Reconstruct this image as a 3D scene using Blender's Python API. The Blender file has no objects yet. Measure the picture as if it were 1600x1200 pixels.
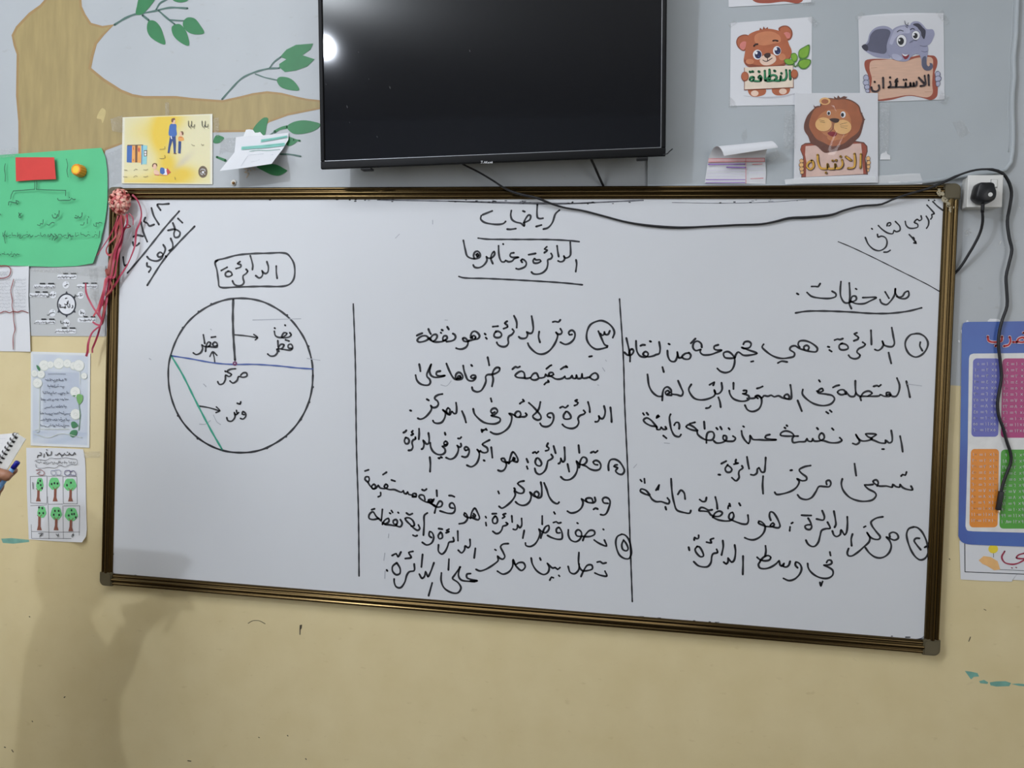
import bpy, bmesh, math, random
from mathutils import Vector, Matrix
from mathutils.geometry import tessellate_polygon

# ------------------------------------------------------------------ camera, world, lights, exposure
S = bpy.context.scene
COL = S.collection
CAM = Vector((0.3954, -2.1658, 1.5638))
ROT = Matrix(((0.98725, -0.15509, -0.03582), (0.15573, 0.98767, 0.01590), (0.03292, -0.02128, 0.99923)))  # right, forward, up
FPX = 1200.0
cd = bpy.data.cameras.new('camera'); cam = bpy.data.objects.new('camera', cd); COL.objects.link(cam)
cd.sensor_width = 36.0; cd.lens = 36.0 * FPX / 1600.0; cd.clip_start = 0.01
rx, fw, up = (Vector([ROT[r][c] for r in range(3)]) for c in range(3))
cam.matrix_world = Matrix(((rx.x, up.x, -fw.x, CAM.x), (rx.y, up.y, -fw.y, CAM.y), (rx.z, up.z, -fw.z, CAM.z), (0, 0, 0, 1)))
S.camera = cam
w = bpy.data.worlds.new('world'); S.world = w; w.use_nodes = True
w.node_tree.nodes['Background'].inputs[0].default_value = (0.75, 0.82, 0.9, 1)
w.node_tree.nodes['Background'].inputs[1].default_value = 0.12

def lamp(name, kind, loc, energy, color, aim=None, **kw):
    l = bpy.data.lights.new(name, kind); l.energy = energy; l.color = color
    for k, v in kw.items(): setattr(l, k, v)
    o = bpy.data.objects.new(name, l); COL.objects.link(o); o.location = loc
    if aim is not None: o.rotation_euler = (Vector(aim) - Vector(loc)).to_track_quat('-Z', 'Y').to_euler()
    return o
KEY = (-1.72, -3.10, 3.42)
lamp('ceiling_bulb', 'POINT', KEY, 80, (0.82, 0.885, 1.0), shadow_soft_size=0.05)                      # bare LED bulb, the one mirrored in the TV
lamp('overhead_fill', 'AREA', (-0.5, -1.9, 3.70), 35, (0.95, 0.955, 1.0), aim=(-0.5, -1.3, 0), shape='RECTANGLE', size=2.6, size_y=1.2)  # added soft fill from above, stands for no known fixture
lamp('left_fill', 'AREA', (-3.05, -2.9, 2.0), 42, (0.91, 0.935, 1.0), aim=(0.2, -0.4, 1.6), shape='RECTANGLE', size=2.6, size_y=2.0)  # added broad fill from the left
lamp('right_fill', 'AREA', (3.05, -3.2, 1.9), 30, (0.95, 0.955, 1.0), aim=(0.0, 0.0, 1.2), shape='RECTANGLE', size=2.4, size_y=1.8)  # added weak fill from the right, softens the shadows cast from the left
S.view_settings.view_transform = 'Standard'; S.view_settings.look = 'None'
S.view_settings.gamma = 1.0; S.view_settings.use_curve_mapping = False
S.view_settings.exposure = 0.45

# ------------------------------------------------------------------ helpers
R = random.Random(7)
def lin(c):
    return tuple((v / 255 / 12.92) if v <= 10 else ((v / 255 + 0.055) / 1.055) ** 2.4 for v in c)
MATS = {}
def P(name, rgb, rough=0.6, metal=0.0, var=0.06, scale=40.0, bump=0.0, coat=0.0, stretch=None, spec=0.5, rgb2=None):
    """procedural paint / paper / plastic: a base colour broken up by noise, with optional bump"""
    if name in MATS: return MATS[name]
    m = bpy.data.materials.new(name); MATS[name] = m; m.use_nodes = True
    nt = m.node_tree; b = nt.nodes['Principled BSDF']
    tc = nt.nodes.new('ShaderNodeTexCoord'); nz = nt.nodes.new('ShaderNodeTexNoise')
    nz.inputs['Scale'].default_value = scale; nz.inputs['Detail'].default_value = 4
    if stretch:
        mp = nt.nodes.new('ShaderNodeMapping'); mp.inputs['Scale'].default_value = stretch
        nt.links.new(tc.outputs['Object'], mp.inputs[0]); nt.links.new(mp.outputs[0], nz.inputs['Vector'])
    else: nt.links.new(tc.outputs['Object'], nz.inputs['Vector'])
    cr = nt.nodes.new('ShaderNodeValToRGB'); c = lin(rgb)
    cr.color_ramp.elements[0].position = 0.3; cr.color_ramp.elements[1].position = 0.7
    if rgb2: c0, c1 = c, lin(rgb2)
    else: c0 = [max(0, v * (1 - var)) for v in c]; c1 = [min(1, v * (1 + var)) for v in c]
    cr.color_ramp.elements[0].color = (*c0, 1); cr.color_ramp.elements[1].color = (*c1, 1)
    nt.links.new(nz.outputs['Fac'], cr.inputs[0]); nt.links.new(cr.outputs[0], b.inputs['Base Color'])
    b.inputs['Roughness'].default_value = rough; b.inputs['Metallic'].default_value = metal
    b.inputs['Specular IOR Level'].default_value = spec
    if coat: b.inputs['Coat Weight'].default_value = coat; b.inputs['Coat Roughness'].default_value = 0.12
    if bump:
        bp = nt.nodes.new('ShaderNodeBump'); bp.inputs['Strength'].default_value = bump; bp.inputs['Distance'].default_value = 0.002
        nt.links.new(nz.outputs['Fac'], bp.inputs['Height']); nt.links.new(bp.outputs[0], b.inputs['Normal'])
    return m
def film(name, clear=0.86, rough=0.12, bump=0.5, scale=30.0, tint=(235, 238, 240), gloss=0.055):
    """clear plastic: mostly see-through, a thin glossy skin that is uneven"""
    if name in MATS: return MATS[name]
    m = bpy.data.materials.new(name); MATS[name] = m; m.use_nodes = True
    nt = m.node_tree; b = nt.nodes['Principled BSDF']; out = nt.nodes['Material Output']
    b.inputs['Base Color'].default_value = (*lin(tint), 1); b.inputs['Roughness'].default_value = rough
    tr = nt.nodes.new('ShaderNodeBsdfTransparent'); mx = nt.nodes.new('ShaderNodeMixShader')
    gl = nt.nodes.new('ShaderNodeBsdfGlossy'); gl.inputs['Roughness'].default_value = rough; ad = nt.nodes.new('ShaderNodeMixShader')
    fr = nt.nodes.new('ShaderNodeValue'); fr.outputs[0].default_value = gloss
    tc = nt.nodes.new('ShaderNodeTexCoord'); nz = nt.nodes.new('ShaderNodeTexNoise'); nz.inputs['Scale'].default_value = scale
    nt.links.new(tc.outputs['Object'], nz.inputs['Vector'])
    bp = nt.nodes.new('ShaderNodeBump'); bp.inputs['Strength'].default_value = bump; bp.inputs['Distance'].default_value = 0.01
    nt.links.new(nz.outputs['Fac'], bp.inputs['Height'])
    nt.links.new(bp.outputs[0], gl.inputs['Normal'])
    mx.inputs[0].default_value = clear
    nt.links.new(b.outputs[0], mx.inputs[1]); nt.links.new(tr.outputs[0], mx.inputs[2])
    nt.links.new(fr.outputs[0], ad.inputs[0]); nt.links.new(mx.outputs[0], ad.inputs[1]); nt.links.new(gl.outputs[0], ad.inputs[2])
    nt.links.new(ad.outputs[0], out.inputs['Surface'])
    return m

def at(px, py, y=0.0):
    """the point of the vertical plane at depth y that the photograph shows at pixel (px, py)"""
    d = ROT @ Vector(((px - 800) / FPX, 1.0, -(py - 600) / FPX))
    return CAM + d * ((y - CAM.y) / d.y)
def mpp(px, py, y=0.0): return (at(px + 2, py, y) - at(px - 2, py, y)).length / 4
def parse(s): return [[tuple(float(v) for v in p.split(',')) for p in t.split()] for t in s.split('/') if t.strip()]
def crop(c, s):
    ox, oy, k = c
    return [[(ox + x / k, oy + y / k) for x, y in st] for st in parse(s)]
def smooth(pts, closed=False, step=2.0):
    """centripetal Catmull-Rom through 2-D or 3-D points, about one sample per `step`"""
    p = [Vector(q) for q in pts]; p = [q for i, q in enumerate(p) if i == 0 or (q - p[i - 1]).length > 1e-6]
    n = len(p)
    if n < 3: 
        if n == 2 and (p[1]-p[0]).length > step * 3: return [p[0].lerp(p[1], i / 4) for i in range(5)]
        return p
    out = []
    g = (lambda i: p[i % n]) if closed else (lambda i: p[0] * 2 - p[1] if i < 0 else p[-1] * 2 - p[-2] if i >= n else p[i])
    for i in range(n if closed else n - 1):
        a, b, c, d = g(i - 1), g(i), g(i + 1), g(i + 2)
        t1 = max((b - a).length, 1e-6) ** .5; t2 = t1 + max((c - b).length, 1e-6) ** .5; t3 = t2 + max((d - c).length, 1e-6) ** .5
        k = max(1, int((c - b).length / step + 0.5))
        for j in range(k):
            t = t1 + (t2 - t1) * j / k
            A1 = a * ((t1 - t) / t1) + b * (t / t1); A2 = b * ((t2 - t) / (t2 - t1)) + c * ((t - t1) / (t2 - t1))
            A3 = c * ((t3 - t) / (t3 - t2)) + d * ((t - t2) / (t3 - t2))
            B1 = A1 * ((t2 - t) / t2) + A2 * (t / t2); B2 = A2 * ((t3 - t) / (t3 - t1)) + A3 * ((t - t1) / (t3 - t1))
            out.append(B1 * ((t2 - t) / (t2 - t1)) + B2 * ((t - t1) / (t2 - t1)))
    if not closed: out.append(p[-1])
    return out

class MB:
    """collects shapes in world coordinates and links them as ONE mesh object"""
    def __init__(self): self.v = []; self.f = []; self.mi = []; self.sm = []; self.mats = []; self.cols = None
    def slot(self, m):
        if m not in self.mats: self.mats.append(m)
        return self.mats.index(m)
    def add(self, vs, fs, m, smooth=False):
        o = len(self.v); self.v += [Vector(v) for v in vs]; k = self.slot(m)
        for f in fs: self.f.append([o + i for i in f]); self.mi.append(k); self.sm.append(smooth)
        return self
    def box(self, lo, hi, m, bevel=0.0, mtx=None):
        bm = bmesh.new(); bmesh.ops.create_cube(bm, size=1)
        for v in bm.verts: v.co = Vector([lo[i] + (v.co[i] + .5) * (hi[i] - lo[i]) for i in range(3)])
        if bevel: bmesh.ops.bevel(bm, geom=bm.edges[:], offset=bevel, segments=3, affect='EDGES', profile=0.6)
        return self.bm(bm, m, mtx, bevel > 0)
    def bm(self, bm, m, mtx=None, sm=False):
        bm.verts.index_update()
        self.add([(mtx @ v.co) if mtx else v.co.copy() for v in bm.verts], [[v.index for v in f.verts] for f in bm.faces], m, sm); bm.free(); return self
    def tube(self, pts, r, m, n=8, flat=1.0, sm=True):
        pts = [Vector(p) for p in pts]; rs = r if isinstance(r, (list, tuple)) else [r] * len(pts)
        t0 = (pts[1] - pts[0]).normalized(); up = Vector((0, 1, 0)) if abs(t0.y) < .8 else Vector((1, 0, 0)); vs = []
        for i, p in enumerate(pts):
            t = (pts[min(i + 1, len(pts) - 1)] - pts[max(i - 1, 0)]).normalized()
            s = t.cross(up); s.normalize(); up = s.cross(t).normalized()
            for k in range(n):
                a = 2 * math.pi * k / n; vs.append(p + s * (math.cos(a) * rs[i]) + up * (math.sin(a) * rs[i] * flat))
        fs = [[i * n + k, i * n + (k + 1) % n, (i + 1) * n + (k + 1) % n, (i + 1) * n + k] for i in range(len(pts) - 1) for k in range(n)]
        fs += [list(range(n))[::-1], [(len(pts) - 1) * n + k for k in range(n)]]
        return self.add(vs, fs, m, sm)
    def ellipsoid(self, c, r, m, mtx=None, u=20, v=12):
        bm = bmesh.new(); bmesh.ops.create_uvsphere(bm, u_segments=u, v_segments=v, radius=1)
        M = Matrix.Translation(Vector(c)) @ (mtx or Matrix.Identity(4)) @ Matrix.Diagonal((*r, 1)); return self.bm(bm, m, M, True)
    def build(self, name, parent=None, kind=None, origin=None):
        me = bpy.data.meshes.new(name)
        if parent is not None: org = parent['_o'] if '_o' in parent else tuple(parent.location)
        elif origin is not None: org = origin
        else:
            n = len(self.v); org = tuple(sum(v[i] for v in self.v) / n for i in range(3))
        org = Vector(org)
        me.from_pydata([v - org for v in self.v], [], self.f)
        for m in self.mats: me.materials.append(m)
        me.polygons.foreach_set('material_index', self.mi); me.polygons.foreach_set('use_smooth', self.sm)
        if self.cols:
            a = me.color_attributes.new('print', 'FLOAT_COLOR', 'POINT')
            a.data.foreach_set('color', [x for c in self.cols for x in (*c, 1.0)])
        me.update()
        o = bpy.data.objects.new(name, me); COL.objects.link(o)
        if parent is not None: o.parent = parent
        else: o.location = org
        o['_o'] = tuple(org)
        if kind: o['kind'] = kind
        return o
def tag(o, label, cat, group=None):
    o['label'] = label; o['category'] = cat
    if group: o['group'] = group
    return o
def thing(name, loc, label, cat, group=None):
    o = bpy.data.objects.new(name, None); COL.objects.link(o); o.location = loc; o.empty_display_size = 0.02
    o['_o'] = tuple(loc)
    return tag(o, label, cat, group)

class Print(MB):
    """flat ink, paint or paper on a plane y = const; every call lies a hair in front of the one before"""
    def __init__(self, y, step=5e-5, bulge=None):
        super().__init__(); self.y = y; self.step = step; self.bulge = bulge or (lambda x, z: 0.0)
    def w(self, q, y=None):
        y = self.y if y is None else y
        p = at(q[0], q[1], y); p.y = self.y - self.bulge(p.x, p.z); return p
    def poly(self, pts, m, curve=False, step=3.0):
        if curve: pts = smooth(pts, True, step)
        vs = [self.w(p) for p in pts]
        a = sum(vs[i - 1].x * vs[i].z - vs[i].x * vs[i - 1].z for i in range(len(vs)))
        if a < 0: vs.reverse()
        tri = tessellate_polygon([[Vector((v.x, v.z, 0)) for v in vs]])
        fs = []
        for t in tri:
            q = [vs[i] for i in t]
            a = (q[1].x - q[0].x) * (q[2].z - q[0].z) - (q[2].x - q[0].x) * (q[1].z - q[0].z)
            fs.append(list(t) if a > 0 else list(t)[::-1])
        self.add(vs, fs, m); self.y -= self.step; return self
    def ell(self, cx, cy, a, b, m, rot=0.0, n=20):
        c, s = math.cos(rot), math.sin(rot)
        return self.poly([(cx + a * math.cos(t) * c - b * math.sin(t) * s, cy + a * math.cos(t) * s + b * math.sin(t) * c) for t in (2 * math.pi * i / n for i in range(n))], m)
    def stroke(self, pts, wpx, m, step=2.0, taper=True, layer=True):
        if len(pts) == 1: pts = [pts[0], (pts[0][0] + 0.6, pts[0][1] + 0.4)]
        pp = smooth(pts, False, step); k = mpp(pts[0][0], pts[0][1], self.y); hw = wpx * k / 2
        vs = [self.w(p) for p in pp]; n = len(vs); ph = R.uniform(0, 6)
        V, F = [], []
        for i, v in enumerate(vs):
            t = vs[min(i + 1, n - 1)] - vs[max(i - 1, 0)]
            l = math.hypot(t.x, t.z) or 1e-9; nx, nz = -t.z / l, t.x / l
            h = hw * (1 + (0.13 * math.sin(i * 0.55 + ph) if taper else 0))
            V += [v + Vector((nx * h, 0, nz * h)), v - Vector((nx * h, 0, nz * h))]
        F += [[2 * i, 2 * i + 1, 2 * i + 3, 2 * i + 2] for i in range(n - 1)]
        caps = [0, n - 1]
        for i in range(1, n - 1):                        # round off sharp turns
            a, b = vs[i] - vs[i - 1], vs[i + 1] - vs[i]
            if a.length > 0 and b.length > 0 and a.normalized().dot(b.normalized()) < 0.6: caps.append(i)
        for i in caps:
            o = len(V); V += [vs[i] + Vector((math.cos(a) * hw, 0, math.sin(a) * hw)) for a in (math.pi / 4 * j for j in range(8))]
            F.append(list(range(o, o + 8)))
        self.add(V, F, m)
        if layer: self.y -= self.step
        return self
    def lines(self, c, s, wpx, m):
        for st in crop(c, s):
            for q, r in zip(st, st[1:]): self.stroke([q, r], wpx, m, 6, False, False)
        self.y -= self.step; return self
    def strokes(self, c, s, wpx, m, step=2.0):
        for st in crop(c, s): self.stroke(st, wpx, m, step, layer=False)
        self.y -= self.step; return self
    def scrib(self, x0, x1, y, h, wpx, m, seed=0, slope=0.0):
        """small illegible cursive line, read right to left"""
        r = random.Random(seed); x = x1; Y = lambda: y + (x1 - x) * slope
        while x > x0:
            k = r.randint(2, 5); st = [(x, Y() + r.uniform(-.3, 0) * h)]
            for q in range(k):
                x -= r.uniform(.22, .5) * h; st.append((x, Y() + r.choice((-.38, -.15, .12, .2)) * h))
            if r.random() < .45: st += [(x - .05 * h, Y() - .8 * h)]
            elif r.random() < .5: st += [(x - .3 * h, Y() + .55 * h), (x - .75 * h, Y() + .45 * h)]
            self.stroke(st, wpx, m, 1.5, False, False)
            if r.random() < .7: self.stroke([(st[1][0], st[1][1] + r.choice((-.6, .5)) * h)], wpx * 1.05, m, 1.5, False, False)
            x -= r.uniform(.3, .6) * h
        st = []
        if len(st) > 1: self.stroke(st, wpx, m, 1.5, False, False)
        self.y -= self.step; return self
def coons(top, bot, left, right, nu, nv, yfun, m, mb=None):
    """sheet of paper between four pixel edges; yfun(u, v) gives its depth (v = 0 top, u = 0 left)"""
    def pick(l, t):
        f = t * (len(l) - 1); i = min(int(f), len(l) - 2); f -= i
        return Vector((l[i][0] * (1 - f) + l[i + 1][0] * f, l[i][1] * (1 - f) + l[i + 1][1] * f))
    mb = mb or MB(); vs = []
    for j in range(nv + 1):
        v = j / nv
        for i in range(nu + 1):
            u = i / nu
            p = pick(top, u) * (1 - v) + pick(bot, u) * v + pick(left, v) * (1 - u) + pick(right, v) * u
            p -= (Vector(top[0]) * (1 - u) + Vector(top[-1]) * u) * (1 - v) + (Vector(bot[0]) * (1 - u) + Vector(bot[-1]) * u) * v
            vs.append(at(p.x, p.y, yfun(u, v)))
    fs = [[j * (nu + 1) + i, (j + 1) * (nu + 1) + i, (j + 1) * (nu + 1) + i + 1, j * (nu + 1) + i + 1] for j in range(nv) for i in range(nu)]
    return mb.add(vs, fs, m, True)
def quad(tl, tr, br, bl, y, m, nu=8, nv=8, yf=None):
    return coons([tl, tr], [bl, br], [tl, bl], [tr, br], nu, nv, yf or (lambda u, v: y), m)
def rrect(x0, y0, x1, y1, r, n=5):
    o = []
    for cx, cy, a0 in ((x1 - r, y0 + r, -90), (x1 - r, y1 - r, 0), (x0 + r, y1 - r, 90), (x0 + r, y0 + r, 180)):
        o += [(cx + r * math.cos(math.radians(a0 + 90 * i / n)), cy + r * math.sin(math.radians(a0 + 90 * i / n))) for i in range(n + 1)]
    return o

# ------------------------------------------------------------------ room shell
YW = 0.0
def wall_material():
    m = bpy.data.materials.new('two_tone_wall_paint'); m.use_nodes = True; nt = m.node_tree; b = nt.nodes['Principled BSDF']
    tc = nt.nodes.new('ShaderNodeTexCoord'); sp = nt.nodes.new('ShaderNodeSeparateXYZ'); nt.links.new(tc.outputs['Object'], sp.inputs[0])
    def noise(s, d=4, st=(1, 1, 1)):
        mp = nt.nodes.new('ShaderNodeMapping'); mp.inputs['Scale'].default_value = st
        n = nt.nodes.new('ShaderNodeTexNoise'); n.inputs['Scale'].default_value = s; n.inputs['Detail'].default_value = d
        nt.links.new(tc.outputs['Object'], mp.inputs[0]); nt.links.new(mp.outputs[0], n.inputs['Vector']); return n
    def ramp(src, stops):
        r = nt.nodes.new('ShaderNodeValToRGB'); nt.links.new(src, r.inputs[0])
        r.color_ramp.elements[0].position, r.color_ramp.elements[1].position = stops[0][0], stops[-1][0]
        r.color_ramp.elements[0].color, r.color_ramp.elements[1].color = (*lin(stops[0][1]), 1), (*lin(stops[-1][1]), 1)
        return r
    n1 = noise(2.2); n2 = noise(9, 6)
    grey = ramp(n1.outputs['Fac'], [(0.3, (179, 184, 187)), (0.7, (187, 192, 195))])
    cream = ramp(n2.outputs['Fac'], [(0.3, (219, 202, 155)), (0.7, (225, 209, 164))])
    # paint line: slightly lower to the right, with a wobble
    wob = noise(3.0, 2)
    a = nt.nodes.new('ShaderNodeMath'); a.operation = 'MULTIPLY_ADD'; a.inputs[1].default_value = 0.0264; nt.links.new(sp.outputs['X'], a.inputs[0]); nt.links.new(sp.outputs['Z'], a.inputs[2])
    c = nt.nodes.new('ShaderNodeMath'); c.operation = 'MULTIPLY_ADD'; c.inputs[1].default_value = 0.006; nt.links.new(wob.outputs['Fac'], c.inputs[0]); nt.links.new(a.outputs[0], c.inputs[2])
    g = nt.nodes.new('ShaderNodeMath'); g.operation = 'GREATER_THAN'; g.inputs[1].default_value = 1.590; nt.links.new(c.outputs[0], g.inputs[0])
    mx = nt.nodes.new('ShaderNodeMix'); mx.data_type = 'RGBA'
    nt.links.new(g.outputs[0], mx.inputs['Factor']); nt.links.new(cream.outputs[0], mx.inputs[6]); nt.links.new(grey.outputs[0], mx.inputs[7])
    # scuffs and grime with shapes of their own
    sc = noise(26, 8, (1, 1, 2.2)); sr = nt.nodes.new('ShaderNodeValToRGB'); sr.color_ramp.elements[0].position = 0.24; sr.color_ramp.elements[0].color = (0.90, 0.88, 0.85, 1)
    sr.color_ramp.elements[1].position = 0.36; sr.color_ramp.elements[1].color = (1, 1, 1, 1); nt.links.new(sc.outputs['Fac'], sr.inputs[0])
    mu = nt.nodes.new('ShaderNodeMix'); mu.data_type = 'RGBA'; mu.blend_type = 'MULTIPLY'; mu.inputs['Factor'].default_value = 1
    nt.links.new(mx.outputs[2], mu.inputs[6]); nt.links.new(sr.outputs[0], mu.inputs[7]); nt.links.new(mu.outputs[2], b.inputs['Base Color'])
    b.inputs['Roughness'].default_value = 0.5
    bp = nt.nodes.new('ShaderNodeBump'); bp.inputs['Strength'].default_value = 0.25; bp.inputs['Distance'].default_value = 0.004
    nt.links.new(n2.outputs['Fac'], bp.inputs['Height']); nt.links.new(bp.outputs[0], b.inputs['Normal'])
    return m
WALLM = wall_material()
def plane(name, vs, m):
    o = MB().add(vs, [[0, 1, 2, 3]], m).build(name, origin=(0, 0, 0)); o['kind'] = 'structure'; return o
X0, X1, Y0, ZC = -3.2, 3.2, -6.5, 3.75
wall = plane('wall_back', [(X0, 0, 0), (X1, 0, 0), (X1, 0, ZC), (X0, 0, ZC)], WALLM)
plane('wall_left', [(X0, Y0, 0), (X0, 0, 0), (X0, 0, ZC), (X0, Y0, ZC)], WALLM)
plane('wall_right', [(X1, 0, 0), (X1, Y0, 0), (X1, Y0, ZC), (X1, 0, ZC)], WALLM)
plane('wall_front', [(X1, Y0, 0), (X0, Y0, 0), (X0, Y0, ZC), (X1, Y0, ZC)], P('rear_wall_paint', (165, 169, 174), 0.7))
plane('floor', [(X0, Y0, 0), (X1, Y0, 0), (X1, 0, 0), (X0, 0, 0)], P('terrazzo_floor', (84, 78, 70), 0.5, var=.2, scale=60))
plane('ceiling', [(X0, Y0, ZC), (X0, 0, ZC), (X1, 0, ZC), (X1, Y0, ZC)], P('ceiling_paint', (205, 205, 200), 0.8))

# ------------------------------------------------------------------ mural and marks painted on the wall (children of the wall)
A4 = (0, 0, 4); B4 = (300, 0, 4); L8 = (340, 170, 8.889)
TRUNK = P('mural_tan_paint', (158, 140, 92), 0.55, scale=9, stretch=(5, 5, 0.8), rgb2=(174, 154, 102), bump=.15)
EDGE = P('mural_ochre_paint', (164, 134, 86), 0.55)
LEAF = P('mural_green_paint', (40, 122, 70), 0.5, var=.08, scale=20); STEM = P('mural_grey_green_paint', (74, 108, 98), 0.5)
p = Print(-0.0004)
trunk = crop(A4, "330,-60 250,30 180,80 100,165 72,220 85,285 104,340 102,450 100,600 114,760 115,960 120,1040 640,1000 660,940 760,902 900,860 1140,830 1330,828")[0]
trunk += crop(B4, "330,825 420,800 490,762 600,722 700,702 790,684 900,668 900,640 785,624 720,617 660,605 560,580 470,570 380,582 300,602 190,626 0,612")[0]
trunk += crop(A4, "1100,600 900,600 830,588 760,560 650,490 570,425 585,350 606,275 650,220 715,152 640,162 570,143 535,90 512,40 505,-60")[0]
p.poly(trunk, EDGE)
inner = crop(A4, "340,-60 262,40 190,95 112,175 86,225 100,285 119,340 116,450 115,600 128,760 130,960 135,1030 630,990 655,925 760,890 900,848 1140,818 1330,815")[0]
inner += crop(B4, "330,812 420,788 490,750 600,708 700,690 790,672 890,655 785,636 720,629 660,617 560,593 470,584 380,595 300,616 190,640 0,627")[0]
inner += crop(A4, "1100,616 900,616 820,602 750,574 640,505 552,430 568,345 590,270 630,222 690,165 640,176 560,155 520,95 498,40 490,-60")[0]
p.poly(inner, TRUNK); t = p.build('painted_trunk', wall); t['label'] = 'tan tree trunk and branch painted on the wall'
p = Print(-0.0008)
for s, w_ in (("715,155 780,115 840,90 870,85", 3), ("870,85 960,70 1060,48 1172,52", 2.6), ("975,60 1000,20 1045,-4", 2.4), ("890,95 930,127", 3), ("990,65 1040,110 1092,152", 2.6), ("1060,125 1150,130", 2.2)):
    p.strokes(A4, s, w_, STEM)
for s, w_ in (("187,620 240,560 310,490 380,455 470,430 545,425", 2.4), ("485,425 510,390 555,355", 2.2), ("395,462 460,485 530,500", 1.6)): p.strokes(B4, s, w_, STEM)
for s, w_ in (("790,320 870,275 970,250", 4.2), ("705,378 790,320", 1.6), ("870,630 1000,632 1155,660", 2.2), ("1050,430 1140,443", 3.0), ("-10,670 110,718", 3.6)): p.strokes(L8, s, w_, STEM if w_ < 3 else LEAF)
p.build('painted_twig', wall)['label'] = 'grey-green painted twigs'
for c, ss in ((A4, ("850,88 855,40 880,-30 985,-30 960,10 920,60 880,92", "930,130 965,130 1000,165 1020,215 1032,277 980,260 935,225 918,180", "1075,165 1120,150 1160,190 1180,285 1120,260 1080,215", "1145,135 1170,110 1215,115 1250,155 1276,206 1220,215 1175,200 1145,165", "1080,0 1180,-30 1175,2 1120,15")),
              (B4, ("550,355 590,310 650,280 757,272 740,310 690,345 766,370 720,415 650,440 580,450 545,420 545,400 590,370", "530,500 545,482 600,485 640,510 670,562 600,560 550,540")),
              (L8, ("490,290 560,190 650,120 700,130 680,240 650,370 600,365 500,330", "960,250 1050,185 1180,160 1320,175 1430,215 1400,265 1300,320 1150,350 1040,340", "970,390 1060,410 1110,440 1060,490 1000,515 960,505", "540,800 720,765 830,780 930,835 970,860 940,885 850,930 760,920 650,870", "-20,365 40,375 92,402 60,450 0,480 -60,470"))):
    for s in ss:
        p = Print(-0.0011); p.poly(crop(c, s)[0], LEAF, len(s.split()) < 10 and (c != B4 or len(s.split()) < 9)); p.build('painted_leaf', wall)
TEAL = P('teal_paint_smear', (118, 172, 158), 0.5, var=.15)
for c, ss in (((1300, 850, 3.43), ("712,680 745,684 780,692 788,710 760,712 745,726 735,712", "788,735 815,728 838,742 832,750 795,746", "845,742 880,736 930,735 960,745 950,762 880,764 850,758", "960,750 1000,748 1080,755 1080,766 1000,760")), ((0, 680, 6.667), ("12,1078 120,1072 300,1090 305,1112 140,1130 30,1122",))):
    p = Print(-0.0004)
    for s in ss: p.poly(crop(c, s)[0], TEAL)
    p.build('paint_smear', wall)['label'] = 'teal paint smear on the cream wall'
DK = P('dark_scuff', (70, 62, 48), 0.7)
p = Print(-0.0004)
p.poly(crop((0, 800, 3), "1405,530 1416,528 1414,545 1409,552 1408,576 1404,576 1404,545")[0], DK)
p.strokes((0, 800, 3), "1163,522 1185,510 1215,510 1243,524", 0.9, DK).strokes((1300, 850, 3.43), "742,498 733,522 /815,350 825,355 /628,78 632,84", 1.2, DK)
p.strokes((0, 800, 3), "137,490 140,492/20,1102 26,1104/55,1115 62,1125/150,980 153,983/1212,1056 1216,1058/1347,1047 1350,1050/1432,1156 1436,1160/300,870 305,866/880,1166 895,1168", 1.3, DK)
p.build('wall_scuff', wall)
CH = P('white_chalk', (214, 216, 214), 0.9, var=.1)
p = Print(-0.0004)
p.strokes((1440, 230, 6), "400,785 425,780 430,800 412,805 435,812 425,830 400,832/447,765 452,768/445,785 460,800 470,795/445,828 462,812/490,815 500,825", 1.3, CH)
p.strokes((1440, 230, 6), "730,912 745,880/775,935 782,938/432,22 436,55/918,560 922,575", 1.4, CH)
p.build('chalk_scribble', wall)['label'] = 'small white chalk scribble beside the socket'

# ------------------------------------------------------------------ the whiteboard
ZB, ZT, XL, XR = 0.85, 2.0746, -1.21, 1.21
FW = 0.036; SURF = 0.016
BRONZE = P('bronze_anodised_aluminium', (92, 76, 49), 0.22, metal=1.0, var=.05, scale=6, stretch=(60, 1, 60))
CORN = P('olive_corner_plastic', (92, 84, 62), 0.55)
BOARD = P('white_enamel_board', (212, 215, 219), 0.32, var=.012, scale=3, spec=0.35)
board = thing('whiteboard', (0, 0, ZB), 'long whiteboard in a bronze frame, filled with black handwriting about the circle', 'whiteboard')
MB().box((XL + .01, -SURF, ZB + .01), (XR - .01, -0.001, ZT - .01), BOARD).build('writing_panel', board)['label'] = 'white enamel writing panel'
PROF = [(0, 0), (0, .017), (.0015, .0235), (.004, .026), (.008, .0265), (.0098, .0225), (.0118, .0225), (.0136, .027), (.018, .0288), (.0225, .027), (.0243, .023), (.0262, .023), (.028, .026), (.032, .0245), (.0355, .0185), (.036, .0155)]
def rail(a, b, inward):
    mb = MB(); a, b, n = Vector(a), Vector(b), Vector(inward)
    vs = [q + n * s + Vector((0, -h, 0)) for q in (a, b) for s, h in PROF]; k = len(PROF)
    fs = [[i, i + 1, k + i + 1, k + i] for i in range(k - 1)]
    d = (b - a).cross(n)
    if d.y < 0: fs = [f[::-1] for f in fs]
    mb.add(vs, fs, BRONZE, True); return mb.build('frame_rail', board)
c_ = 0.038
rail((XL + c_, 0, ZT), (XR - c_, 0, ZT), (0, 0, -1)); rail((XL + c_, 0, ZB), (XR - c_, 0, ZB), (0, 0, 1))
rail((XL, 0, ZB + c_), (XL, 0, ZT - c_), (1, 0, 0)); rail((XR, 0, ZB + c_), (XR, 0, ZT - c_), (-1, 0, 0))
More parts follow.
